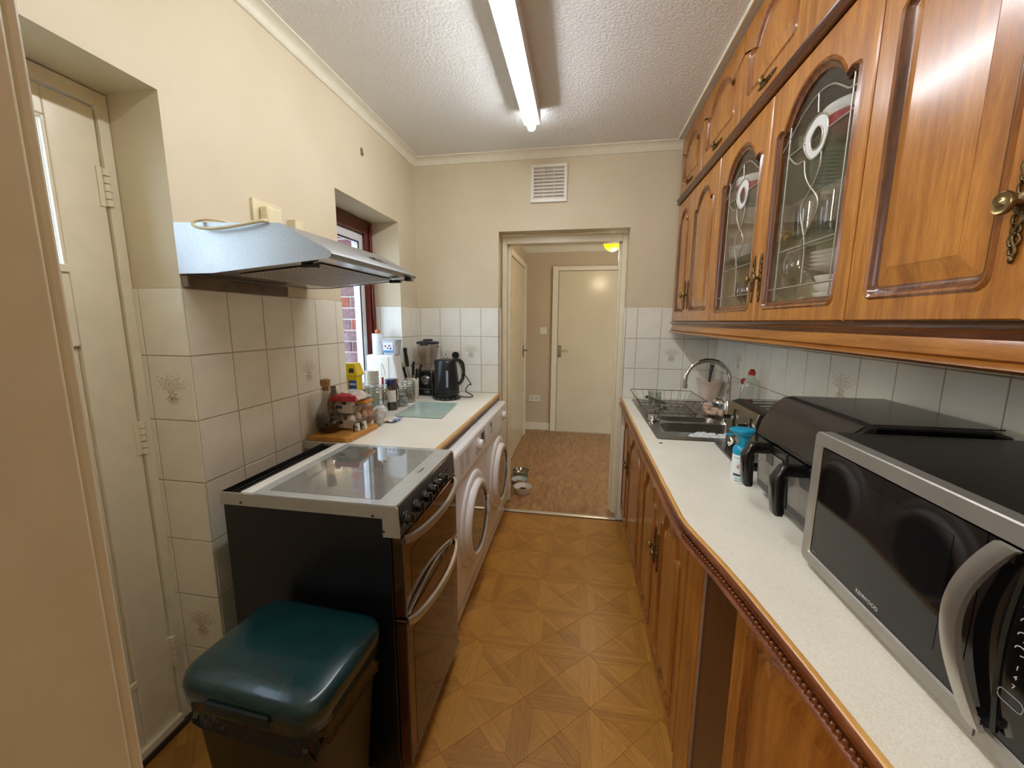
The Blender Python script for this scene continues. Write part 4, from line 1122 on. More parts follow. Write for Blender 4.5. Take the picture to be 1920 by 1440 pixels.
for k in range(9):
    x = .435+k*.042
    q = MB(); q.loft([[(x-.006, 2.30, ZS), (x+.006, 2.30, ZS), (x, 2.30, ZS+.001)], [(x-.008, 2.34, ZS), (x+.008, 2.34, ZS), (x, 2.34, ZS+.005)], [(x-.008, 2.66, ZS), (x+.008, 2.66, ZS), (x, 2.66, ZS+.005)], [(x-.006, 2.69, ZS), (x+.006, 2.69, ZS), (x, 2.69, ZS+.001)]])
    q.build('drainer_rib', plain('sink_steel', '#8f8c85'), sk)
b = MB(); b.lathe([(.03, 0), (.028, .003), (.02, -.002), (.003, -.003)], (.392, 2.155, ZS+.001), 20); b.build('overflow', CHROME, sk)
# washing-up water, foam and cloth in main bowl
b = MB(); P = rrect(bx0+.016, bx1-.016, by0+.016, by1-.016, .05, 6); b.prism(P, .845, .852)
tag(b.build('dishwater', plain('dishwater', '#8f9087', .15, var=.25, scale=15)), 'grey soapy washing-up water in the main sink bowl', 'water')
rnd = random.Random(9); b = MB()
for k in range(260):
    x = rnd.uniform(.50, .745); y = rnd.uniform(1.872, 2.07)
    if (x-.66)**2/.012+(y-1.97)**2/.012 > 1.0+rnd.random()*.5: continue
    r = rnd.uniform(.006, .014); b.ell((x, y, .855), r, r, r*.7, 7, 4)
tag(b.build('foam', plain('foam', '#d7dada', .6)), 'white foam floating on the washing-up water', 'foam', kind='stuff')
b = MB()
for k in range(14):
    a = k*.5; b.ell((.585+.045*math.cos(a)*rnd.random(), 1.900+.03*math.sin(a), .858+.005*rnd.random()), .022, .010, .008, 8, 4)
tag(b.build('green_scourer', plain('green_cloth', '#256b35', .8, var=.4, scale=60, bmp=.6)), 'green scourer floating in the soapy water', 'scourer')
b = MB(); b.lathe([(.020, 0), (.026, .008), (.026, .018), (.023, .020), (.015, .0205)], (.392, 2.157, ZS+.004), 20)
tag(b.build('sink_plug', CHROME), 'small chrome basket plug on the sink deck', 'plug')
# tap
tp = thing('tap', 'chrome swan-neck mixer tap behind the half bowl', 'tap', (.735, 2.115, ZS))
tx, ty = .735, 2.115
b = MB(); b.lathe([(.028, 0), (.026, .006), (.020, .012), (.019, .105), (.016, .112), (.012, .118)], (tx, ty, ZS+.0005), 20); b.build('tap_body', CHROME, tp)
b = MB(); b.lathe([(.018, -.062), (.020, -.058), (.020, -.030), (.013, -.026), (.013, .026), (.020, .030), (.020, .058), (.018, .062)], (0, 0, 0), 18, 'x'); vv = b.build('tap_valves', CHROME, tp, world=False); vv.location = (0, 0, .995-ZS); vv.rotation_euler = (0, 0, -.85)
for s in (-1, 1):
    b = MB(); b.ell((tx+s*.060*math.cos(.85), ty-s*.060*math.sin(.85), .995), .018, .018, .022, 12, 8); b.build('tap_knob', CHROME, tp)
path = [(tx, ty, 1.0)]+[(tx, ty, 1.05+.02*k) for k in range(4)]
for k in range(1, 17):
    a = PI*k/16; path.append((tx-.105+.105*math.cos(a), ty-.01*k/16, 1.115+.097*math.sin(a)))
path += [(tx-.210, ty-.01, 1.10), (tx-.210, ty-.01, 1.085)]
b = MB(); b.tube(path, .0105, 14); b.lathe([(.013, 0), (.013, .022)], (tx-.210, ty-.01, 1.072), 14); b.build('spout', CHROME, tp)
# draining rack
rk = thing('dish_rack', 'thin wire dish rack standing on the sink drainer', 'dish rack', (.53, 2.45, ZS))
b = MB()
def rectpath(x0, x1, y0, y1, z): return [(x, y, z) for x, y in rrect(x0, x1, y0, y1, .015, 3)]
zt_ = .985; b.tube(rectpath(.318, .672, 2.215, 2.560, zt_), .0022, 6, closed=True); b.tube(rectpath(.37, .64, 2.26, 2.55, ZS+.012), .0018, 6, closed=True)
b.build('rim', plain('rack_wire', '#7b6b60', .35, .8), rk)
b = MB()
for k in range(8):
    x = .345+.044*k; xl = .38+.036*k; b.tube([(x, 2.56, zt_), (xl, 2.55, ZS+.012), (xl, 2.26, ZS+.012), (x, 2.215, zt_)], .0011, 5)
for k in range(16):
    y = 2.23+.021*k; yl = 2.268+.018*k; b.tube([(.672, y, zt_), (.64, yl, ZS+.012), (.635, yl, ZS+.012)], .0010, 5)
    if k % 5 == 0: b.tube([(.318, y, zt_), (.37, yl, ZS+.012), (.635, yl, ZS+.012)], .0011, 5)
for x, y in ((.38, 2.27), (.63, 2.27), (.38, 2.54), (.63, 2.54)): b.tube([(x, y, ZS+.012), (x, y, ZS+.0015)], .003, 6)
b.build('wires', plain('rack_wire', '#7b6b60'), rk)
# glasses and knife in rack
b = MB(); b.lathe([(.030, 0), (.033, .002), (.037, .10), (.035, .10), (.031, .004), (.003, .003)], (.43, 2.36, ZS+.014), 18)
tag(b.build('drinking_glass', JARG), 'clear drinking glass standing in the dish rack', 'glass')
b = MB(); b.prism([(.0, -.008), (.13, -.008), (.15, .004), (.13, .010), (0, .010)], -.001, .001, 'y'); o = b.build('table_knife', STEEL); o.location = (.40, 2.48, .955); o.rotation_euler = (.2, .35, .3)
tag(o, 'steel table knife leaning in the dish rack', 'knife')
# sink caddy with brush and sponge
cd = thing('sink_caddy', 'pale pink plastic sink caddy in the corner', 'caddy', (.795, 2.64, .89))
def ov(sx, sy, z, cx=.792, cy=2.625): return [(cx+x, cy+y, z) for x, y in rrect(-sx, sx, -sy, sy, min(sx, sy)*.8, 5)]
b = MB(); b.loft([ov(.035, .05, .925), ov(.052, .085, 1.0), ov(.060, .100, 1.038), ov(.064, .104, 1.042), ov(.064, .104, 1.046), ov(.059, .099, 1.046), ov(.050, .083, 1.0), ov(.034, .048, .932)], angle if False else 0)
b.build('caddy_tray', plain('pale_pink', '#dcc7b8', .4, var=.03), cd, angle=50)
b = MB(); b.loft([ov(.030, .045, .8905), ov(.026, .038, .925)]); b.build('caddy_foot', plain('pale_pink', '#dcc7b8'), cd)
b = MB(); b.box(.745, .84, 2.655, 2.66, .94, 1.02); b.build('divider', plain('pale_pink', '#dcc7b8'), cd)
br = thing('washing_up_brush', 'grey washing-up brush standing in the sink caddy', 'brush', (.79, 2.61, .98))
b = MB(); b.tube([(.778, 2.60, .985), (.788, 2.61, 1.03), (.797, 2.625, 1.09), (.806, 2.635, 1.14)], [.006, .006, .010, .013], 10); b.build('brush_handle', DGREY, br)
b = MB(); b.ell((.808, 2.64, 1.158), .030, .022, .012, 12, 6); b.build('brush_head', BLACK, br)
b = MB(); b.prism(rrect(.755, .83, 2.56, 2.60, .008), .985, 1.010); tag(b.build('sponge', plain('olive_sponge', '#5f6136', .9, var=.3, scale=90, bmp=.8), bevel=.003), 'olive green sponge lying in the sink caddy', 'sponge')
b = MB(); rnd = random.Random(12)
for k in range(16):
    b.ell((.735+rnd.uniform(-.03, .05), 2.31+rnd.uniform(-.05, .06), .908+rnd.uniform(0, .022)), .022, .02, .012, 8, 5)
tag(b.build('dishcloth', plain('pink_cloth', '#c7ab93', .9, var=.25, scale=70, bmp=.8, bdist=.004), angle=80), 'crumpled pinkish dishcloth behind the tap', 'cloth')
# washing-up liquid
wb = thing('washing_up_bottle', 'clear washing-up liquid bottle with a red cap', 'bottle', (.805, 2.05, .89))
def ov2(a, c, z, cx=.805, cy=2.05): return [(cx+a*math.cos(2*PI*i/20), cy+c*math.sin(2*PI*i/20), z) for i in range(20)]
b = MB(); b.loft([ov2(.040, .024, .891), ov2(.043, .026, .90), ov2(.043, .026, .98), ov2(.046, .027, 1.03), ov2(.044, .026, 1.09), ov2(.034, .021, 1.125), ov2(.014, .014, 1.145), ov2(.013, .013, 1.155)]); b.build('bottle_shell', JARG, wb, angle=70)
b = MB(); b.loft([ov2(.040, .023, .893), ov2(.041, .024, .985)]); b.build('green_liquid', plain('liquid_green', '#2c6d4f', .1), wb)
b = MB(); b.cyl((.805, 2.05, 1.152), .015, .018); b.box(.796, .814, 2.043, 2.057, 1.168, 1.180); b.build('cap', plain('cap_red', '#b8281d', .35), wb, bevel=.002)
b = MB(); b.box(.768, .800, 2.0225, 2.024, .985, 1.01); b.build('label', plain('orange_label', '#e58b2a', .4), wb)
b = MB(); b.tube(smoothpath([(.772, 2.06, 1.11), (.764, 2.05, 1.128), (.772, 2.04, 1.134)]), .006, 8); tag(b.build('bottle_top', plain('cap_red', '#b8281d')), 'small red nozzle of a second bottle behind the tap', 'cap')
# granite board under toaster
b = MB(); b.prism([(.56, 1.45), (.855, 1.45), (.855, 1.765), (.575, 1.765)], .8903, .902)
tag(b.build('granite_board', plain('granite', '#29282a', .2, var=.9, scale=220), bevel=.002), 'black speckled granite board under the toaster', 'board')
# toaster
ts = thing('toaster', 'brushed steel four-slice toaster behind the air fryer', 'toaster', (.72, 1.6, .902))
# front face looks along -x
b = MB(); b.prism([(.605, .912), (.602, 1.05), (.612, 1.085), (.640, 1.094), (.835, 1.094), (.852, 1.08), (.855, .912)], 1.468, 1.735, 'y'); b.build('toaster_body', brushed('toaster_steel', '#8e8a82', .32, (60, 1, 60)), ts, bevel=.004)
b = MB(); b.box(.607, .85, 1.472, 1.731, .9025, .914); b.build('toaster_base', BLACK, ts, bevel=.003)
for y in (1.52, 1.575, 1.64, 1.695):
    b = MB(); b.box(.655, .815, y-.016, y+.016, 1.092, 1.0955); b.build('bread_slot', GBLACK, ts)
for y in (1.505, 1.655):
    b = MB(); b.box(.599, .603, y-.002, y+.002, .945, 1.065); b.build('lever_slot', GBLACK, ts)
    b = MB(); b.cyl((.560, y, 1.035), .008, .04, 12, 'x'); b.cyl((.598, y, 1.035), .014, .006, 12, 'x'); b.build('lever', GBLACK, ts)
    b = MB(); b.cyl((.588, y, 1.035), .011, .008, 14, 'x'); b.build('lever_collar', CHROME, ts)
b = MB(); b.lathe([(.022, 0), (.022, -.018), (.018, -.024)], (.603, 1.62, .945), 20, 'x'); b.build('browning_dial', CHROME, ts)
# spray bottle
sp = thing('spray_bottle', 'white and turquoise spray bottle beside the air fryer', 'bottle', (.524, 1.345, .89))
c = (.524, 1.345)
b = MB(); b.lathe([(.026, .8905), (.028, .894), (.028, .985), (.0275, .990)], (c[0], c[1], 0), 26); b.build('bottle_body', plain('bottle_label', '#dfe8ea', .3, var=.03), sp)
TURQ = plain('turquoise_plastic', '#1592b8', .3, var=.05)
b = MB(); b.lathe([(.0282, .983), (.0285, 1.000), (.024, 1.008), (.015, 1.012), (.014, 1.022), (.019, 1.040)], (c[0], c[1], 0), 26); b.build('collar', TURQ, sp, angle=60)
b = MB()
def hd_(z, a, fwd): return [(c[0]+a*math.cos(2*PI*i/20)*1.15+fwd, c[1]+a*.9*math.sin(2*PI*i/20), z) for i in range(20)]
b.loft([hd_(1.036, .015, 0), hd_(1.050, .026, -.004), hd_(1.058, .033, -.006), hd_(1.063, .033, -.006), hd_(1.067, .026, -.004)]); b.build('spray_head', TURQ, sp, angle=60)
b = MB(); b.cyl((c[0]-.052, c[1], 1.045), .0045, .018, 10, 'x'); b.build('nozzle', TURQ, sp)
q = MB(); q.v = []; 
# label print curved round the can
def wrap(a0, a1, z0, z1, mat, nm='label_print'):
    q = MB(); n = 6; R_ = .0284
    for i in range(n+1):
        a = a0+(a1-a0)*i/n; q.v += [(c[0]+R_*math.cos(a), c[1]+R_*math.sin(a), z0), (c[0]+R_*math.cos(a), c[1]+R_*math.sin(a), z1)]
    for i in range(n): q.face((2*i, 2*i+2, 2*i+3, 2*i+1))
    return q.build(nm, mat, sp)
A = math.atan2(-c[1], -c[0])
wrap(A-.9, A+.9, .972, .975, plain('label_blue', '#7fb6c9')); wrap(A-.8, A+.1, .915, .922, DPRINT); wrap(A-.1, A+.7, .926, .929, PRINT); wrap(A-.1, A+.7, .933, .936, PRINT); wrap(A-.6, A+.5, .905, .909, plain('label_blue', '#7fb6c9')); wrap(A-.6, A+.1, .898, .901, PRINT)
q = MB(); R_ = .0288
def pt(a, z): return (c[0]+R_*math.cos(a), c[1]+R_*math.sin(a), z)
q.tube([pt(A-.25, .955), pt(A+.02, .9465), pt(A-.25, .938), pt(A-.52, .9465)], .0008, 5, closed=True); q.build('hazard_diamond', plain('hazard_red', '#c0392b'), sp)
q = MB(); q.add([pt(A-.25, .951), pt(A-.14, .944), pt(A-.36, .944)], [(0, 1, 2)]); q.build('flame_mark', DPRINT, sp)

# ---- dual drawer air fryer
af = thing('air_fryer', 'black dual-drawer air fryer with two big handles', 'air fryer', (.70, 1.06, .89))
AY0, AY1 = .905, 1.262; FX = .535
prof = [(.835, .905), (.835, 1.18), (.80, 1.19), (.605, 1.190), (.585, 1.186), (.558, 1.165), (.532, 1.115), (.523, 1.075), (.545, 1.073), (.548, .905)]
b = MB(); b.prism(prof, AY0, AY1, 'y'); b.build('housing', plain('fryer_charcoal', '#1d1b1b', .3, var=.1), af, bevel=.006, angle=50)
b = MB(); b.prism([(.8, .8905), (.8, .9051), (.56, .9051), (.57, .8905)], AY0+.03, AY1-.03, 'y'); b.build('foot_frame', BLACK, af)
b = MB(); b.box(.60, .83, AY0+.015, AY1-.015, 1.189, 1.192); b.build('top_panel', plain('fryer_top', '#2b2928', .18), af, bevel=.001)
b = MB(); b.box(.597, .80, AY0-.001, AY0+.004, 1.176, 1.186); b.build('top_slit', GBLACK, af)
b = MB(); b.prism([(.584, 1.1867), (.558, 1.1655), (.532, 1.1155), (.524, 1.085), (.5228, 1.086), (.5305, 1.1155), (.557, 1.167), (.583, 1.188)], AY0+.012, AY1-.012, 'y'); b.build('touch_panel', plain('fryer_gloss', '#2c2827', .16, spec=.35), af)
for k, y in enumerate((1.172, .996)):
    w2 = .084
    b = MB(); b.prism([(.549, .912), (.536, .920), (.527, 1.068), (.549, 1.068)], y-w2, y+w2, 'y'); dw = b.build('drawer', plain('fryer_charcoal', '#1f1d1e'), af, bevel=.004)
    b = MB(); b.prism([(.534, .945), (.5268, 1.045), (.5255, 1.045), (.5325, .945)], y-w2+.014, y+w2-.014, 'y'); b.build('drawer_window', plain('fryer_window', '#77736d', .18, .5, var=.25, scale=14), dw)
    b = MB(); b.prism([(.5288, 1.012), (.5262, 1.047), (.5245, 1.047), (.5272, 1.012)], y-.022, y+.022, 'y'); b.build('window_notch', BLACK, dw, bevel=.0015)
    b = MB(); rings = []
    for x, z, hw, hh in ((.545, 1.056, .013, .014), (.515, 1.056, .013, .014), (.486, 1.057, .0135, .015), (.474, 1.052, .0145, .018)):
        rings.append([(x, y+p, z+q_) for p, q_ in rrect(-hw, hw, -hh, hh, .008, 3)])
    for x, z, hx in ((.470, 1.036, .016), (.470, 1.01, .0145), (.473, .975, .0135), (.475, .953, .0125), (.476, .947, .009)):
        rings.append([(x-q_*hx/.018, y+p, z) for p, q_ in rrect(-.0145, .0145, -.018, .018, .008, 3)])
    # the bend: flip ring parametrisation consistently
    b.loft(rings); b.build('handle', plain('handle_black', '#101011', .25, coat=.3), dw, angle=50)
# ---- microwave
mw = thing('microwave', 'large black and steel microwave oven on the near worktop', 'microwave', (.67, .64, .89))
MY1, MY0, MX, MXB = .893, .385, .482, .855; MZ0, MZ1 = .9045, 1.182
b = MB(); b.box(MX+.022, MXB, MY0+.002, MY1-.002, MZ0+.001, MZ1-.002); b.build('casing', plain('mw_black', '#161515', .35, var=.2, bmp=.1), mw, bevel=.004)
for x, y in ((.52, .86), (.82, .86), (.52, .42), (.82, .42)):
    b = MB(); b.cyl((x, y, .8905), .012, .0155, 14); b.build('foot', BLACK, mw)
# front frame: steel surround in profile
def yz(y0, y1, z0, z1, r, n=5): return [(y, z) for y, z in rrect(y0, y1, z0, z1, r, n)]
o1, i1 = yz(MY0, MY1, MZ0, MZ1, .014), yz(MY0+.030, MY1-.022, MZ0+.022, MZ1-.026, .005)
b = MB(); X = lambda P, x: [(x, y, z) for y, z in P]
b.loft([X(o1, MX+.024), X(o1, MX+.002), X(yz(MY0+.002, MY1-.002, MZ0+.002, MZ1-.002, .012), MX), X(i1, MX), X(yz(MY0+.032, MY1-.024, MZ0+.024, MZ1-.028, .004), MX+.004)], cap0=True, cap1=False)
b.build('front_frame', plain('mw_steel', '#9c9992', .36, .55, var=.1, scale=7), mw, angle=40)
b = MB(); b.box(MX-.0008, MX+.003, .5015, .503, MZ0+.003, MZ0+.022); b.build('frame_joint', GBLACK, mw)
b = MB(); b.box(MX+.0035, MX+.021, .535, MY1-.026, MZ0+.026, MZ1-.030); b.build('door_glass', plain('mw_glass', '#0b0b0d', .045, spec=.5), mw)
b = MB(); b.box(MX+.0035, MX+.021, MY0+.034, .5335, MZ0+.026, MZ1-.030); b.build('keypad', plain('mw_panel', '#0b0b0d', .1), mw)
b = MB(); b.box(MX+.0030, MX+.0034, .575, MY1-.052, MZ0+.055, MZ1-.055)
b.build('door_window', plain('mw_window', '#131315', .05, spec=.45), mw)
# curved handle: vertical flat bar bowed towards the door's left
b = MB(); rings = []
for k in range(25):
    t = k/24; z = .930+t*.226; bow = math.sin(PI*t)**.9; yc_ = .494+.037*bow+.004*t; out_ = .010+.010*bow
    wv = .021+.003*t
    rings.append([(MX-out_+q_, yc_+p, z) for p, q_ in ((-wv/2, .004), (-wv/2, -.003), (0, -.005), (wv/2, -.003), (wv/2, .004))])
b.loft(rings); hnd = b.build('handle', plain('mw_handle', '#b4b1aa', .3, .85, var=.08), mw, angle=40)
b = MB()
for z in (.94, 1.146): b.box(MX-.010, MX+.004, .488, .504, z-.006, z+.006)
b.build('handle_mount', GBLACK, mw)
b = MB(); rings = []
for k in range(17):
    t = k/16; z = .932+t*.222; bow = math.sin(PI*t)
    rings.append([(MX+.003, .494+.034*bow, z), (MX-.001, .492+.033*bow, z), (MX-.001, .486+.010*bow, z), (MX+.003, .484+.010*bow, z)])
b.loft(rings); b.build('handle_recess', GBLACK, mw)
text('maker_name', 'KENWOOD', .0098, LPRINT, mw, (MX+.0028, .700, MZ0+.034), FACE_NX, .0002)
text('badge', '800W', .006, PRINT, mw, (MX+.0028, .852, MZ0+.030), FACE_NX, .0001)
for k, ch in enumerate('147'):
    text('key_number', ch, .0075, LPRINT, mw, (MX+.0026, .477, 1.022-.0118*k), FACE_NX, .0002)
for k, ch in enumerate('258'):
    text('key_number', ch, .0075, LPRINT, mw, (MX+.0028, .452, 1.022-.0118*k), FACE_NX, .0002)
for k, ch in enumerate('369'):
    text('key_number', ch, .0075, LPRINT, mw, (MX+.0028, .427, 1.022-.0118*k), FACE_NX, .0002)
for k in range(4):
    b = MB(); b.tube([(MX+.003, .478+.006*math.cos(a), 1.094-.0165*k+.005*math.sin(a)) for a in [2*PI*i/12*.8 for i in range(12)]], .0006, 4); b.build('key_symbol', LPRINT, mw)
b = MB(); b.tube([(MX+.003, y, z) for y, z in rrect(.464, .491, .977, .990, .005, 3)], .0006, 4, closed=True); b.build('start_key', PRINT, mw)
# ------------------------------------------------------------------ things on the left worktop
ZL = .8905
bd = thing('chopping_board', 'thick honey-coloured wooden chopping board beside the cooker', 'chopping board', (-1.04, 1.6, .89))
b = MB(); b.prism([(-1.135, 1.486), (-.955, 1.486), (-.935, 1.50), (-.935, 1.73), (-.95, 1.745), (-1.128, 1.745)], ZL, ZL+.020)
b.build('board', wood('board_wood', '#9c6424', '#b97e35', '#cf9a50', rough=.45, stretch=(9, .8, 9), coat=0), bd, bevel=.004)
ZB = ZL+.0205
def jar_prof(r, h, neck=None, t=.003):
    neck = neck or r*.8
    return [(r*.9, 0), (r, .006), (r, h*.72), (neck, h*.86), (neck, h), (neck-t, h), (neck-t, h*.86), (r-t, h*.72), (r-t, .009), (r*.85, .005), (.002, .005)]
# oil carafe
oc = thing('oil_carafe', 'glass oil carafe with a cork and handle on the wooden board', 'bottle', (-1.085, 1.566, ZB))
c = (-1.085, 1.566)
b = MB(); b.lathe([(.034, 0), (.040, .004), (.051, .035), (.052, .060), (.046, .090), (.030, .120), (.0185, .145), (.0165, .185), (.019, .20), (.016, .20), (.0135, .18), (.0155, .145), (.027, .118), (.043, .088), (.049, .06), (.048, .035), (.036, .007), (.002, .006)], (c[0], c[1], ZB), 28, caps=False); b.build('carafe_glass', pane('carafe_glass', '#f1ede4', .4), oc, angle=70)
b = MB(); b.lathe([(.033, .008), (.039, .010), (.047, .035), (.048, .058), (.044, .078), (.002, .078)], (c[0], c[1], ZB), 26); b.build('oil', smoked('olive_oil', '#3c2f14', .5, .25), oc, angle=70)
b = MB(); b.lathe([(.012, .185), (.014, .205), (.020, .207), (.021, .232), (.012, .236)], (c[0], c[1], ZB), 18); b.build('cork', plain('cork', '#a5814f', .9, var=.3, scale=90, bmp=.5), oc)
b = MB(); b.tube(smoothpath([(c[0]+.012, c[1]+.010, ZB+.185), (c[0]+.038, c[1]+.02, ZB+.190), (c[0]+.050, c[1]+.022, ZB+.16), (c[0]+.044, c[1]+.02, ZB+.125), (c[0]+.034, c[1]+.012, ZB+.118)]), .0045, 8); b.build('glass_handle', pane('carafe_glass'), oc)
# a second bottle behind, by the wall
b2 = thing('glass_bottle', 'dark glass bottle behind the oil carafe by the tiles', 'bottle', (-1.105, 1.66, ZB))
b = MB(); b.lathe([(.028, 0), (.030, .005), (.030, .11), (.02, .145), (.012, .165), (.012, .19)], (-1.112, 1.66, ZB), 20); b.build('bottle_glass', smoked('amber_glass', '#4b3526', .5, .3), b2)
# egg trays with eggs
CARD = plain('egg_card', '#9e9184', .9, var=.12, scale=50, bmp=.6, bscale=120)
EGG = plain('eggshell', '#d9b79a', .5, var=.06); EGGW = plain('eggshell_pale', '#ddd3c6', .5, var=.05)
def egg_tray(z, lab):
    x0, y0 = -1.10, 1.612; t = thing('egg_box', lab, 'egg box', (x0+.055, y0+.075, z))
    b = MB(); P = [(x0, y0), (x0+.11, y0), (x0+.11, y0+.155), (x0, y0+.155)]
    b.prism(P, z+.030, z+.034)
    for i in range(2):
        for j in range(3): b.lathe([(.014, 0), (.020, .004), (.025, .030)], (x0+.028+.054*i, y0+.028+.050*j, z), 12)
    b.build('tray', CARD, t)
    b = MB(); b.box(x0-.002, x0+.0, y0, y0+.155, z+.03, z+.06); b.box(x0+.02, x0+.112, y0-.0025, y0-.001, z+.006, z+.044); b.build('box_label', plain('label_white', '#cfc5bb', .6), t)
    b = MB(); b.box(x0+.03, x0+.06, y0-.0035, y0-.0026, z+.026, z+.040); b.build('printed_band', plain('label_blueish', '#3d4560', .6), t)
    for i in range(2):
        for j in range(3):
            e = MB(); e.ell((0, 0, 0), .0215, .0215, .028, 14, 10)
            o = e.build('egg', EGGW if (i+j) % 3 else EGG, angle=80)
            o.location = (x0+.028+.054*i, y0+.028+.050*j, z+.037)
            tag(o, ('egg in the upper' if z > ZB+.03 else 'egg in the lower')+' tray, %s row, %s from the cooker' % (('wall-side', 'aisle-side')[i], ('first', 'second', 'third')[j]), 'egg', 'eggs in the egg boxes')
egg_tray(ZB, 'grey cardboard egg tray, the lower one, on the wooden board'); egg_tray(ZB+.070, 'grey cardboard egg tray, the upper one, under the red packet')
# red and clear food packet on eggs
fp = thing('food_packet', 'crumpled clear packet with a broad red band lying on the eggs', 'packet', (-1.04, 1.68, ZB+.13))
rnd = random.Random(21); b = MB(); N = 10; z0 = ZB+.134
top = [[(-1.10+.13*i/N, 1.60+.15*j/N, z0+.038*math.sin(PI*i/N)**.5*math.sin(PI*j/N)**.4+rnd.uniform(-.003, .004)) for i in range(N+1)] for j in range(N+1)]
o_ = 0
for r_ in top: b.v += r_
for j in range(N):
    for i in range(N): b.face((j*(N+1)+i, j*(N+1)+i+1, (j+1)*(N+1)+i+1, (j+1)*(N+1)+i), 1 if j < 2 else 0)
b.build('wrapper', [plain('clear_film', '#cdc3ba', .15, var=.3, scale=40), plain('red_film', '#c23a48', .25, var=.2)], fp, angle=25)
b = MB(); b.box(-1.098, -.972, 1.602, 1.748, z0-.004, z0+.0); b.build('tray_base', plain('packet_base', '#8b7b70', .5), fp)
b = MB(); b.box(-1.09, -.965, 1.597, 1.6, z0-.002, z0+.022); b.build('red_band', plain('red_film', '#c23a48'), fp)
b = MB(); b.box(-1.00, -.955, 1.66, 1.74, z0-.022, z0-.012); tag(b.build('orange_packet', plain('orange_film', '#d98a25', .4), bevel=.003), 'small orange packet poking out under the red packet', 'packet')
# clips
for k, (x, y) in enumerate(((-.965, 1.600), (-.955, 1.640))):
    t = thing('bulldog_clip', ('white and black bag clip at the front of the board', 'white and black bag clip behind the first one')[k], 'clip', (x, y, ZB))
    b = MB(); b.prism([(x-.011, ZB), (x+.011, ZB), (x+.006, ZB+.036), (x-.006, ZB+.036)], y-.010, y+.010, 'y'); b.build('clip_body', plain('clip_white', '#cfcac0', .3), t, bevel=.002)
    b = MB(); b.cyl((x, y-.0115, ZB+.02), .004, .0015, 10, 'y'); b.box(x-.013, x-.007, y-.011, y+.011, ZB, ZB+.03); b.build('clip_spring', GBLACK, t)
# soft bags
def bag(name, label, cx, cy, cz, rx, ry, rz, mat, seed, ang=.0, cat='bag'):
    rnd = random.Random(seed); b = MB(); rings = []; n = 18; K = 9
    for j in range(K+1):
        a = -PI/2+PI*j/K; rr = max(math.cos(a), .05)**.7
        rings.append([(rx*rr*math.cos(2*PI*i/n)*(1+rnd.uniform(-.09, .09)), ry*rr*math.sin(2*PI*i/n)*(1+rnd.uniform(-.09, .09)), rz*math.sin(a)*(1+rnd.uniform(-.08, .08))) for i in range(n)])
    b.loft(rings); o = b.build(name, mat, world=False, angle=22); o.location = (cx, cy, cz+rz); o.rotation_euler = (0, 0, ang); tag(o, label, cat); return o
bag('snack_bag', 'grey speckled bag of food standing behind the board', -.955, 1.775, ZL, .026, .030, .045, plain('bag_grey', '#b7b3ac', .4, var=.25, scale=70), 3, .3)
bag('bread_bag', 'crinkled brown and orange bag behind the egg boxes', -1.035, 1.805, ZL, .034, .034, .052, plain('bag_brown', '#b98f6c', .35, var=.5, scale=45), 4)
bag('freezer_bag', 'crumpled white and blue plastic bag in front of the large jar', -1.02, 1.915, ZL, .036, .04, .034, plain('bag_white', '#d5d9e0', .25, var=.25, scale=35), 6)
b = MB(); N = 8
for j in range(N+1):
    for i in range(N+1): b.v.append((-.985+.085*i/N, 1.815+.09*j/N+.02*i/N, ZL+.003+.010*math.sin(i*1.7+j)*.5+.006*math.sin(j*2.1)+.006))
for j in range(N):
    for i in range(N): b.face((j*(N+1)+i, j*(N+1)+i+1, (j+1)*(N+1)+i+1, (j+1)*(N+1)+i), 1 if i > 5 else 0)
o = b.build('paper_sachet', [plain('sachet_cream', '#cfc3ae', .5, var=.15, scale=40), plain('sachet_blue', '#7f95b0', .4, var=.2, scale=40)], angle=30)
m_ = o.modifiers.new('thick', 'SOLIDIFY'); m_.thickness = .002
tag(o, 'torn cream and blue paper sachet lying on the worktop', 'sachet')
# jars
def clip_jar(label, x, y, r, h, fillmat, fh, lid=True, seed=1):
    t = thing('clip_top_jar', label, 'jar', (x, y, ZL))
    b = MB(); b.lathe(jar_prof(r, h*.86, r*.86), (x, y, ZL), 28, caps=False); b.build('jar_glass', JARG, t, angle=60)
    b = MB(); b.lathe([(r*.86, 0), (r*.9, .004), (r*.9, .012), (r*.7, .02), (.003, .022)], (x, y, ZL+h*.87), 28); b.build('glass_lid', JARG, t, angle=60)
    b = MB(); b.tube([(x+r*.9*math.cos(a), y+r*.9*math.sin(a), ZL+h*.80) for a in [2*PI*k/28 for k in range(28)]], .0014, 6, closed=True)
    b.tube([(x+r*.92*math.cos(a), y+r*.92*math.sin(a), ZL+h*.90) for a in [2*PI*k/28 for k in range(28)]], .0014, 6, closed=True)
    b.tube(smoothpath([(x+r*.88, y-.012, ZL+h*.92), (x+r*1.15, y-.010, ZL+h*.80), (x+r*1.05, y-.008, ZL+h*.66), (x+r*1.05, y+.008, ZL+h*.66), (x+r*1.15, y+.01, ZL+h*.80), (x+r*.88, y+.012, ZL+h*.92)]), .0015, 6)
    b.build('wire_clip', CHROME, t)
    b = MB(); b.tube([(x+r*.88*math.cos(a), y+r*.88*math.sin(a), ZL+h*.865) for a in [2*PI*k/24 for k in range(24)]], .0022, 6, closed=True); b.build('rubber_seal', plain('seal', '#b3ada0', .6), t)
    if fillmat:
        rnd = random.Random(seed); b = MB()
        for k in range(90):
            a = rnd.random()*2*PI; q = math.sqrt(rnd.random())*(r-.012); b.ell((x+q*math.cos(a), y+q*math.sin(a), ZL+.012+rnd.random()*fh), .009, .008, .006, 6, 4)
        tag(b.build('contents', fillmat, t), kind='stuff')
    return t
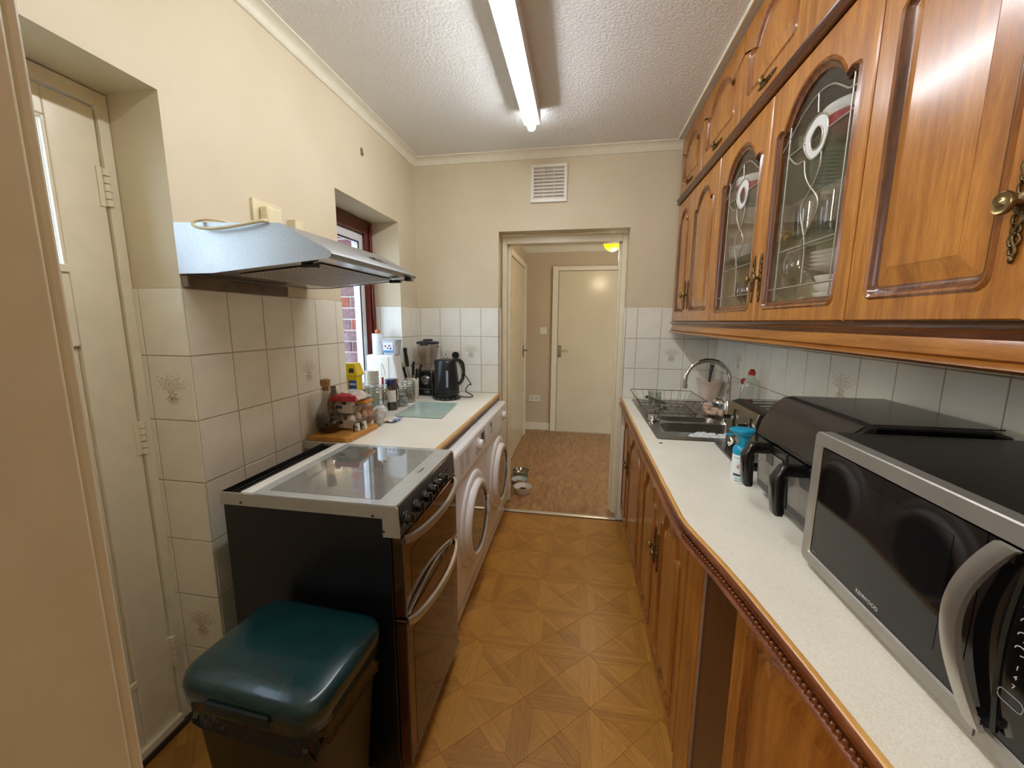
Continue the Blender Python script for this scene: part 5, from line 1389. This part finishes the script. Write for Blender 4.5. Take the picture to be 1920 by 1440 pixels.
clip_jar('large clip-top glass jar, half empty, behind the white bag', -1.10, 2.03, .062, .158, plain('jar_pale_fill', '#b9b2a4', .6, var=.2), .03, seed=2)
clip_jar('medium clip-top jar of white sugar bags', -1.05, 2.235, .040, .138, plain('jar_white_fill', '#cdc8cc', .7, var=.15), .06, seed=3)
clip_jar('small clip-top jar of beige pasta nearest the blender', -1.05, 2.352, .037, .140, plain('jar_beige_fill', '#b8946c', .7, var=.2), .05, seed=4)
def screw_jar(label, x, y, r, h, lidm, glassm, lab=True):
    t = thing('coffee_jar', label, 'jar', (x, y, ZL))
    b = MB(); b.lathe([(r*.92, 0), (r, .006), (r, h*.7), (r*.82, h*.80), (r*.82, h*.86)], (x, y, ZL), 26); b.build('jar_glass', glassm, t, angle=60)
    b = MB(); b.lathe([(r*.88, 0), (r*.9, .003), (r*.9, h*.14), (r*.84, h*.155)], (x, y, ZL+h*.845), 26); b.build('lid', lidm, t, angle=50)
    b = MB(); n = 8
    for i in range(n+1):
        a = -PI*.55+PI*.45*i/n; b.v += [(x+(r+.0006)*math.cos(a), y+(r+.0006)*math.sin(a), ZL+h*.28), (x+(r+.0006)*math.cos(a), y+(r+.0006)*math.sin(a), ZL+h*.66)]
    for i in range(n): b.face((2*i, 2*i+2, 2*i+3, 2*i+1))
    b.build('label', plain('jar_label', '#d7d2c4', .6, var=.2, scale=120), t)
DG = plain('coffee_glass', '#35251a', .06, var=.2, coat=1)
screw_jar('coffee jar with a dark blue lid', -1.060, 2.128, .036, .178, plain('lid_blue', '#26285c', .35), DG)
screw_jar('coffee jar with a gold lid beside the blue-lidded one', -1.062, 2.20-.012+.0, .020, .172, plain('lid_gold', '#a98a4a', .35, .3), DG)
# yellow cleaner box with slanted top
yb = thing('yellow_carton', 'bright yellow carton with a blue label on the window sill', 'carton', (-1.235, 2.02, .9)); x, y = -1.225, 2.02
YL = plain('carton_yellow', '#e3c419', .35, var=.05)
b = MB(); b.loft([[(x-.036, y-.03, .9005), (x+.036, y-.03, .9005), (x+.036, y+.03, .9005), (x-.036, y+.03, .9005)], [(x-.036, y-.03, 1.095), (x+.036, y-.03, 1.095), (x+.036, y+.03, 1.095), (x-.036, y+.03, 1.095)], [(x-.046, y-.036, 1.105), (x+.046, y-.036, 1.105), (x+.046, y+.036, 1.105), (x-.046, y+.036, 1.105)], [(x-.022, y-.03, 1.168), (x+.028, y-.03, 1.168), (x+.028, y+.03, 1.168), (x-.022, y+.03, 1.168)]]); b.build('carton_body', YL, yb, bevel=.002, smooth=False)
b = MB(); b.box(x-.012, x+.034, y-.0312, y-.0302, .985, 1.075); b.build('blue_label', plain('label_royal', '#2d55a8', .4), yb)
b = MB(); b.box(x-.006, x+.030, y-.0322, y-.0313, 1.05, 1.060); b.box(x-.006, x+.030, y-.0322, y-.0313, 1.02, 1.028); b.build('label_stripe', plain('label_pale', '#d5dbe8'), yb)
b = MB(); b.add([(x-.006, y-.0358, 1.118), (x+.026, y-.0358, 1.118), (x+.022, y-.0335, 1.142), (x-.002, y-.0335, 1.142)], [(0, 1, 2, 3)]); b.build('dark_label', DPRINT, yb)
t = thing('spice_bottle', 'small white bottle with an orange-brown base beside the yellow carton', 'bottle', (-1.29, 1.98, .9))
b = MB(); b.lathe([(.016, .9005), (.018, .91), (.018, .985), (.015, .99)], (-1.275, 1.975, 0), 16); b.build('bottle_body', plain('spice_orange', '#a3532a', .4), t)
b = MB(); b.lathe([(.016, .99), (.016, 1.07), (.012, 1.075)], (-1.275, 1.975, 0), 16); b.build('bottle_cap', WPLAS, t)
# stack of white ribbed bowls
prev = None
for k in range(7):
    z = .9005+.012*0
    b = MB(); zz_ = 1.000+k*.0135
    if prev is None:
        b = MB(); b.lathe([(.026, 0), (.028, .003), (.040, .022), (.0405, .026), (.038, .026), (.026, .005), (.002, .005)], (0, 0, 0), 26)
        o = b.build('ramekin', WPLAS, world=False, angle=60); prev = o
    else: o = prev.copy(); COL.objects.link(o)
    o.location = (-1.205, 2.185, zz_)
    tag(o, 'white ramekin, %s of the stack on the glass tumbler' % ('lowest', 'second from the bottom', 'third from the bottom', 'middle one', 'third from the top', 'second from the top', 'topmost')[k], 'ramekin', 'stack of white ramekins by the kitchen paper')
b = MB(); b.lathe([(.034, 0), (.036, .004), (.036, .0985), (.033, .0985), (.033, .006), (.003, .006)], (-1.205, 2.185, .9008), 22); tag(b.build('storage_tumbler', plain('tumbler_white', '#cfccc2', .3)), 'white beaker holding up the stack of ramekins', 'beaker')
t = thing('whisk', 'wire whisk with a red handle behind the ramekins', 'whisk', (-1.24, 2.23, .9))
b = MB(); b.cyl((-1.17, 2.245, .9005), .007, .16, 10); b.build('whisk_handle', plain('whisk_red', '#a63a30', .4), t)
b = MB()
for k in range(4):
    a = PI*k/4; b.tube([(-1.17+.016*math.sin(PI*s/10)*math.cos(a), 2.245+.016*math.sin(PI*s/10)*math.sin(a), 1.06+.085*(1-math.cos(PI*s/20))) for s in range(11)], .0009, 4)
b.build('whisk_wires', CHROME, t)
# white bread bin with sloping side
br_ = thing('bread_bin', 'white plastic bread bin with a sloping side in the window recess', 'bread bin', (-1.26, 2.4, .9))
b = MB(); b.prism([(-1.322, .9008), (-1.322, 1.178), (-1.312, 1.186), (-1.150, 1.186), (-1.140, 1.180), (-1.104, .985), (-1.104, .9008)], 2.335, 2.435, 'y'); b.build('bin_body', plain('bin_white', '#e2dfd8', .35, var=.03), br_, bevel=.008, angle=50)
b = MB(); b.box(-1.316, -1.172, 2.332, 2.3345, .905, 1.172); b.build('front_flap', plain('flap_cream', '#e6dfd0', .4, var=.03), br_, bevel=.001)
kr = thing('kitchen_roll', 'slim white kitchen roll with a wooden knob on top of the bread bin', 'kitchen roll', (-1.285, 2.385, 1.187))
b = MB(); b.lathe([(.034, 0), (.035, .002), (.035, .128), (.034, .130), (.012, .130), (.010, .128)], (-1.262, 2.385, 1.187), 26); b.build('paper_roll', plain('paper', '#e6eaee', .8, var=.04, bmp=.4), kr)
b = MB(); b.ell((-1.262, 2.385, 1.330), .017, .017, .017, 16, 10); b.cyl((-1.262, 2.385, 1.30), .006, .03, 10); b.build('wooden_knob', wood('knob_wood', '#7d3f18', '#a35a26', '#bb7337'), kr)
tb = thing('storage_tub', 'clear plastic tub with a colourful label on the bread bin', 'tub', (-1.18, 2.40, 1.187))
b = MB(); b.loft([[(-1.178+a, 2.40+c_, 1.187) for a, c_ in rrect(-.042, .042, -.035, .035, .012)], [(-1.178+a, 2.40+c_, 1.275) for a, c_ in rrect(-.052, .052, -.042, .042, .014)], [(-1.178+a, 2.40+c_, 1.280) for a, c_ in rrect(-.055, .055, -.045, .045, .014)]]); b.build('tub_body', plain('tub_frosted', '#cdd3da', .25, var=.1), tb, angle=50)
b = MB(); b.box(-1.212, -1.150, 2.357, 2.3595, 1.20, 1.262); b.build('tub_label', plain('tub_label', '#e2e4ea', .4), tb)
for (x_, z_, m_) in ((-1.20, 1.24, 'dot_red'), (-1.185, 1.228, 'dot_blue'), (-1.172, 1.243, 'dot_red'), (-1.165, 1.226, 'dot_navy')):
    b = MB(); b.cyl((x_, 2.3555, z_), .006, .0015, 10, 'y'); b.build('label_mark', plain(m_, {'dot_red': '#b03a4a', 'dot_blue': '#4a86b8', 'dot_navy': '#32405e'}[m_]), tb)
b = MB(); b.box(-1.212, -1.150, 2.3556, 2.357, 1.200, 1.214); b.build('label_band', plain('dot_blue', '#4a86b8'), tb)
gb = MB(); gb.prism([(-1.205, .9008), (-1.205, 1.165), (-1.175, 1.175), (-1.157, 1.165), (-1.163, .9008)], 2.440, 2.460, 'y'); tag(gb.build('green_packet', plain('green_packet', '#1f6b45', .4, var=.1), bevel=.003), 'dark green packet behind the bread bin', 'packet')
# utensil pot with knives
up = thing('utensil_pot', 'pale ribbed utensil pot full of knives beside the blender', 'pot', (-1.084, 2.487, ZL))
px, py = -1.084, 2.487
b = MB()
n = 36; rings = []
for z, r in ((0, .034), (.004, .038), (.135, .042), (.138, .040), (.138, .037), (.006, .034)):
    rings.append([(px+(r+.001*(i % 2))*math.cos(2*PI*i/n), py+(r+.001*(i % 2))*math.sin(2*PI*i/n), ZL+z) for i in range(n)])
b.loft(rings); b.build('pot_body', plain('pot_white', '#d5cfc0', .35), up, angle=50)
def knife(label, dx, dy, lean, hl, rr, mat, zt2, cat='knife', blade=True):
    t = thing('kitchen_knife', label, cat, (px+dx, py+dy, ZL+.05), group='knives in the utensil pot')
    p0 = Vector((px+dx*.5, py+dy*.5, ZL+.02)); p1 = Vector((px+dx+lean[0], py+dy+lean[1], zt2)); d_ = (p1-p0).normalized(); p2 = p1-d_*hl
    b = MB(); b.tube([p2, p2+d_*hl*.25, p2+d_*hl*.7, p2+d_*hl*.93, p1], [rr*.8, rr, rr*.85, rr*1.15, rr*.7], 10); b.build('knife_handle', mat, t)
    b = MB(); b.tube([p0, p2], [rr*.4, rr*.5], 6); b.build('blade', STEEL, t)
knife('large black-handled knife standing tallest in the utensil pot', -.012, .005, (-.045, .02), .125, .0125, BLACK, 1.222)
knife('black-handled knife at the front left of the pot', -.020, -.015, (-.028, -.01), .08, .008, BLACK, 1.10)
knife('black-handled knife in the middle of the pot', .006, -.012, (.012, .0), .09, .008, BLACK, 1.135)
knife('grey-handled knife just right of the tallest', .000, .010, (-.002, .01), .09, .008, DGREY, 1.115)
knife('black-handled knife leaning right over the pot rim', .022, .0, (.040, .01), .095, .0085, BLACK, 1.118)
knife('small black-handled knife lowest on the right', .020, -.015, (.026, -.01), .07, .008, BLACK, 1.09)
knife('wooden-handled utensil at the left of the pot', -.024, .012, (-.052, .0), .09, .007, plain('utensil_wood', '#b5a27c', .6), 1.125, 'utensil')
knife('steel fork handle leaning far left in the pot', -.026, -.004, (-.070, -.01), .09, .005, STEEL, 1.105, 'utensil')
# blender
bl = thing('blender', 'black blender with a clear jug and black lid', 'blender', (-1.035, 2.655, ZL)); bx, by = -1.035, 2.655
def sq(s, z, r=.03): return [(bx+a, by+c_, z) for a, c_ in rrect(-s, s, -s*.95, s*.95, r, 6)]
b = MB(); b.loft([sq(.080, ZL+.001), sq(.082, ZL+.012), sq(.076, ZL+.05), sq(.066, ZL+.11), sq(.060, ZL+.155), sq(.056, ZL+.165)]); b.build('motor_base', plain('blender_black', '#101114', .25, coat=.3), bl, angle=50)
b = MB(); b.lathe([(.030, 0), (.030, -.006), (.024, -.010), (.022, -.022), (.018, -.024)], (bx+.004, by-.068, ZL+.105), 26, 'y'); b.build('speed_dial', plain('dial_silver', '#8e9094', .25, .8), bl)
b = MB(); b.tube([(bx+.004+.033*math.cos(a), by-.070, ZL+.105+.033*math.sin(a)) for a in [PI*.0+PI*k/16 for k in range(17)]], .002, 6); b.build('dial_arc', CHROME, bl)
b = MB(); b.tube(smoothpath([(bx-.045, by-.078, ZL+.055), (bx-.03, by-.080, ZL+.045), (bx+.05, by-.080, ZL+.046)]), .0012, 5); b.build('trim_line', CHROME, bl)
text('maker_name', 'Tefal', .020, LPRINT, bl, (bx+.014, by-.0795, ZL+.022), FACE_NY, .0004)
b = MB(); n = 32; rings = []
for z, r in ((.166, .046), (.175, .052), (.24, .060), (.345, .076), (.352, .078), (.352, .075), (.24, .057), (.178, .048)):
    rings.append([(bx+(r+.0015*math.cos(8*2*PI*i/n))*math.cos(2*PI*i/n), by+(r+.0015*math.cos(8*2*PI*i/n))*math.sin(2*PI*i/n), ZL+z) for i in range(n)])
b.loft(rings, cap1=False); b.build('jug', pane('jug_glass', '#f4f0ee', .5), bl, angle=60)
b = MB(); b.tube(smoothpath([(bx+.068, by-.02, ZL+.335), (bx+.110, by-.04, ZL+.335), (bx+.112, by-.04, ZL+.22), (bx+.085, by-.03, ZL+.195), (bx+.058, by-.015, ZL+.20)]), .008, 8); b.build('jug_handle', pane('jug_glass'), bl)
b = MB(); b.cyl((bx, by, ZL+.168), .012, .02); b.box(bx-.026, bx+.026, by-.003, by+.003, ZL+.186, ZL+.190); b.box(bx-.003, bx+.003, by-.024, by+.024, ZL+.190, ZL+.194); b.build('blades', STEEL, bl)
b = MB(); b.lathe([(.070, 0), (.079, .004), (.079, .014), (.070, .018), (.035, .019)], (bx, by, ZL+.350), 28); b.lathe([(.034, 0), (.034, .014), (.028, .018)], (bx, by, ZL+.366), 20); b.box(bx-.024, bx+.024, by-.086, by-.05, ZL+.342, ZL+.372); b.build('lid', plain('lid_charcoal', '#26282d', .35), bl, bevel=.002, angle=50)
# kettle
kt = thing('kettle', 'black electric kettle on its round base', 'kettle', (-.86, 2.52, ZL)); kx, ky = -.855, 2.512
b = MB(); b.lathe([(.088, 0), (.090, .006), (.088, .016), (.078, .022), (.075, .030)], (kx, ky, ZL), 32)
for i in range(16): a = 2*PI*i/16; b.ell((kx+.086*math.cos(a), ky+.086*math.sin(a), ZL+.010), .010, .010, .008, 8, 4)
b.build('kettle_base', BLACK, kt)
KM = plain('kettle_black', '#17181b', .38, var=.15)
b = MB(); n = 36; rings = []
for z, r in ((.030, .078), (.034, .082), (.06, .0825), (.14, .077), (.21, .069), (.245, .064), (.256, .058), (.262, .045), (.263, .02)):
    ring = []
    for i in range(n):
        a = 2*PI*i/n; k = 1
        if .2 < z < .258:
            dlt = abs((a-PI*1.05+PI) % (2*PI)-PI); k = 1+.33*max(0, 1-dlt/.32)*(z-.18)/.075
        ring.append((kx+r*k*math.cos(a), ky+r*k*math.sin(a), ZL+z-(.012 if z > .24 and math.cos(a) > .5 else 0)*0))
    rings.append(ring)
b.loft(rings); b.build('kettle_body', KM, kt, angle=55)
b = MB(); b.box(kx+.022, kx+.036, ky-.082, ky-.070, ZL+.085, ZL+.195); o = b.build('water_gauge', plain('gauge_grey', '#8f97a8', .15, var=.2), kt, bevel=.004)
b = MB(); b.lathe([(.085, 0), (.085, .006)], (kx, ky, ZL+.036), 32); b.build('base_band', GBLACK, kt)
b = MB(); rings = []
for x_, z_ in smoothpath([(.045, .252, 0), (.085, .262, 0), (.112, .245, 0), (.120, .20, 0), (.115, .14, 0), (.095, .105, 0), (.074, .10, 0)], 2) and [(p[0], p[1]) for p in smoothpath([(.045, .252, 0), (.085, .262, 0), (.112, .245, 0), (.120, .20, 0), (.115, .14, 0), (.095, .105, 0), (.074, .10, 0)], 2)]:
    rings.append((kx+x_, ky-.012, ZL+z_))
b.tube(rings, .0115, 10); b.build('handle', GBLACK, kt)
b = MB(); b.tube(smoothpath([(kx+.085, ky+.04, ZL+.008), (kx+.13, ky+.03, ZL+.006), (kx+.165, ky+.07, ZL+.006), (kx+.13, ky+.12, ZL+.012), (kx+.08, ky+.13, ZL+.03), (kx+.11, ky+.16, ZL+.08), (kx+.12, ky+.19, ZL+.06), (kx+.04, ky+.222, ZL+.16), (kx+.012, ky+.225, ZL+.24)], 2), .0035, 8); b.build('power_cord', RUBBER, kt)
# socket on far wall
fs = thing('wall_socket', 'white double wall socket behind the kettle', 'socket', (-.91, YF, 1.15))
b = MB(); b.box(-.985, -.838, YF-.016, YF-.0055, 1.105, 1.192); b.build('face_plate', WPLAS, fs, bevel=.003)
for dx, dz in ((0, .012), (-.011, -.008), (.011, -.008)):
    b = MB(); b.box(-.945+dx-.0025, -.945+dx+.0025, YF-.0175, YF-.016, 1.145+dz-.005, 1.145+dz+.005); b.build('pin_hole', GBLACK, fs)
for x_ in (-.920, -.905): b = MB(); b.box(x_-.005, x_+.005, YF-.020, YF-.016, 1.160, 1.180); b.build('rocker', WPLAS, fs, bevel=.001)
b = MB(); b.lathe([(.025, 0), (.025, .018), (.020, .030), (.012, .034)], (-.863, YF-.051, 1.158), 20, 'y'); tag(b.build('mains_plug', BLACK), 'round black plug in the socket above the kettle', 'plug')
# glass cutting board
b = MB(); b.prism([(-.968, 1.966), (-.700, 1.966), (-.735, 2.345), (-.985, 2.335)], .8925, .8985)
gbd = b.build('worktop_saver', plain('frosted_green_glass', '#b4c9be', .12, var=.08, scale=9, coat=.5), bevel=.001)
tag(gbd, 'frosted green glass worktop saver lying on the left worktop', 'cutting board')
for x_, y_ in ((-.95, 1.985), (-.72, 1.985), (-.75, 2.325), (-.965, 2.315)):
    b = MB(); b.cyl((x_, y_, .8905), .006, .002, 10); b.build('foot', RUBBER, gbd, world=True)

# ------------------------------------------------------------------ crockery and glasses in the display cabinet
CER = plain('white_china', '#dedad0', .2, var=.03); REDC = plain('red_china', '#9c2c30', .25)
SH0, SH1, SH2 = 1.417, 1.6515, 1.8915
def stack(nm, lab, x, y, z, n_, prof, dz, mat, cat, grp):
    src = None; words = ['lowest', 'second', 'third', 'fourth', 'fifth', 'sixth', 'seventh', 'eighth']
    for k in range(n_):
        if src is None: b = MB(); b.lathe(prof, (0, 0, 0), 28); o = b.build(nm, mat, world=False, angle=50); src = o
        else: o = src.copy(); COL.objects.link(o)
        o.location = (x, y, z+dz*k); tag(o, '%s, %s in its stack' % (lab, words[k] if k < n_-1 else 'top one'), cat, grp)
plate = [(.04, 0), (.045, .004), (.075, .010), (.078, .013), (.072, .013), (.043, .007), (.002, .006)]
bowlp = [(.028, 0), (.032, .004), (.058, .030), (.062, .042), (.058, .042), (.050, .030), (.028, .008), (.002, .007)]
stack('dinner_plate', 'white plate behind the far leaded door', .680, 1.888, SH1, 5, [(r*.95, z) for r, z in plate], .011, CER, 'plate', 'plates behind the far leaded door')
stack('bowl', 'white bowl at the bottom right behind the near leaded door', .722, 1.315, SH0, 4, bowlp, .024, CER, 'bowl', 'bowls at the bottom of the display cabinet')
stack('side_plate', 'white side plate on the bowls behind the near door', .722, 1.315, SH0+.124, 5, plate, .011, CER, 'plate', 'side plates on the bowls')
stack('cup_bowl', 'white bowl on the top shelf behind the near door', .78, 1.14, SH2, 3, bowlp, .020, CER, 'bowl', 'bowls on the top shelf')
def red_bowl(x, y, z, lab):
    t = thing('mixing_bowl', lab, 'bowl', (x, y, z))
    b = MB(); b.lathe([(.045, 0), (.05, .004), (.078, .05), (.078, .052)], (x, y, z), 28); b.build('bowl_body', REDC, t)
    b = MB(); b.lathe([(.078, .0525), (.086, .075), (.083, .078), (.070, .05), (.04, .01), (.002, .008)], (x, y, z), 28); b.build('white_rim', CER, t, angle=50)
red_bowl(.688, 1.872, SH2, 'red bowl with a white rim behind the far leaded door'); red_bowl(.715, 1.305, SH2, 'dark red bowl with a white rim on the top shelf behind the near leaded door')
def wine(x, y, z, h, r, lab, flip=False, grp=None):
    t = thing('wine_glass', lab, 'glass', (x, y, z), group=grp)
    P = [(r*.8, 0), (r*.82, .002), (.004, .006), (.003, h*.42), (r*.45, h*.50), (r*.95, h*.64), (r, h*.74), (r*.82, h), (r*.80, h), (r*.96, h*.74), (r*.9, h*.64), (.003, h*.48)]
    b = MB(); b.lathe(P, (x, y, z), 22, caps=False); b.build('glass_body', JARG, t, angle=70)
wine(.650, 1.400, SH0, .205, .045, 'large wine glass on the bottom shelf behind the near door'); wine(.78, 1.50, SH0, .19, .04, 'wine glass at the back left of the bottom shelf'); wine(.68, 1.90, SH0, .15, .035, 'wine glass low behind the far leaded door'); wine(.66, 1.80, SH0, .14, .033, 'small wine glass low behind the far leaded door')
wine(.80, 1.80, SH0, .15, .035, 'wine glass at the back behind the far leaded door')
def tumbler(x, y, z, h, r, lab):
    b = MB(); b.lathe([(r*.85, 0), (r*.88, .004), (r, h), (r-.003, h), (r*.82, .010), (.003, .010)], (x, y, z), 22, caps=False); tag(b.build('tumbler', JARG, angle=60), lab, 'glass', 'tumblers on the middle shelf')
tumbler(.675, 1.425, SH1, .10, .042, 'wide tumbler at the left of the middle shelf'); tumbler(.685, 1.325, SH1, .11, .038, 'tall tumbler in the middle of the middle shelf'); tumbler(.70, 1.235, SH1, .12, .036, 'cut-glass tumbler third along the middle shelf'); tumbler(.78, 1.37, SH1, .11, .038, 'tumbler behind the tall one on the middle shelf'); tumbler(.78, 1.25, SH1, .12, .038, 'tumbler at the back right of the middle shelf')
tumbler(.66, 1.435, SH2, .08, .045, 'low glass dish on the top shelf')
b = MB(); rnd = random.Random(8)
for k in range(26): b.ell((.730+rnd.uniform(-.02, .02), 1.675+rnd.uniform(-.02, .02), SH1+.008+rnd.random()*.06), .010, .010, .010, 7, 4)
tag(b.build('gold_ornament', plain('gold_foil', '#c8a23c', .2, .9, var=.3, scale=60)), 'small crumpled gold ornament on the middle shelf', 'ornament')
b = MB(); b.box(.625, .655, 1.30, 1.335, SH0+.001, SH0+.055); tag(b.build('gift_box', plain('box_grey', '#8f8578', .5, var=.2, scale=60), bevel=.002), 'small printed box at the front of the bottom shelf', 'box')
b = MB(); b.box(.612, .63, 1.455, 1.48, SH0+.001, SH0+.04); tag(b.build('small_box', plain('box_pink', '#a88d92', .5), bevel=.002), 'tiny pinkish box beside the large wine glass', 'box')

# ------------------------------------------------------------------ pet bowls in the hall
def pet(lab, x, y, r, h, mat, inner, food=None, seed=1):
    t = thing('pet_bowl', lab, 'pet bowl', (x, y, 0), group='pet bowls by the hall door')
    b = MB(); b.lathe([(r*.72, .0005), (r*.78, .004), (r*.97, h*.93), (r, h), (r*.96, h)], (x, y, 0), 28, caps=False); b.lathe([(r*.72, .0005), (.001, .0005)], (x, y, 0), 28, caps=False); b.build('bowl_body', mat, t, angle=50)
    b = MB(); b.lathe([(r*.965, h), (r*.88, h*.8), (r*.62, h*.35), (.002, h*.30)], (x, y, 0), 28, caps=False); b.build('bowl_inside', inner, t, angle=50)
    if food:
        rnd = random.Random(seed); b = MB()
        for k in range(60):
            a = rnd.random()*2*PI; q = math.sqrt(rnd.random())*r*.5; b.ell((x+q*math.cos(a), y+q*math.sin(a), h*.36+rnd.random()*.012), .007, .006, .005, 6, 4)
        tag(b.build('pet_food', food, t), kind='stuff')
pet('metal-lined pale green pet bowl, farthest of the three', -.492, 3.462, .078, .060, plain('bowl_sage', '#8c9c86', .4), plain('bowl_metal', '#8d8880', .2, 1))
pet('pale green pet bowl with kibble, the middle one', -.478, 3.275, .070, .052, plain('bowl_sage', '#8c9c86'), plain('bowl_sage_in', '#b9c2ba', .3), plain('kibble', '#a98a55', .8), 2)
pet('white pet bowl with brown food, nearest', -.425, 3.110, .075, .060, plain('bowl_white', '#e0d8cd', .3), plain('bowl_white', '#e0d8cd'), plain('wet_food', '#4a2f1c', .6), 3)
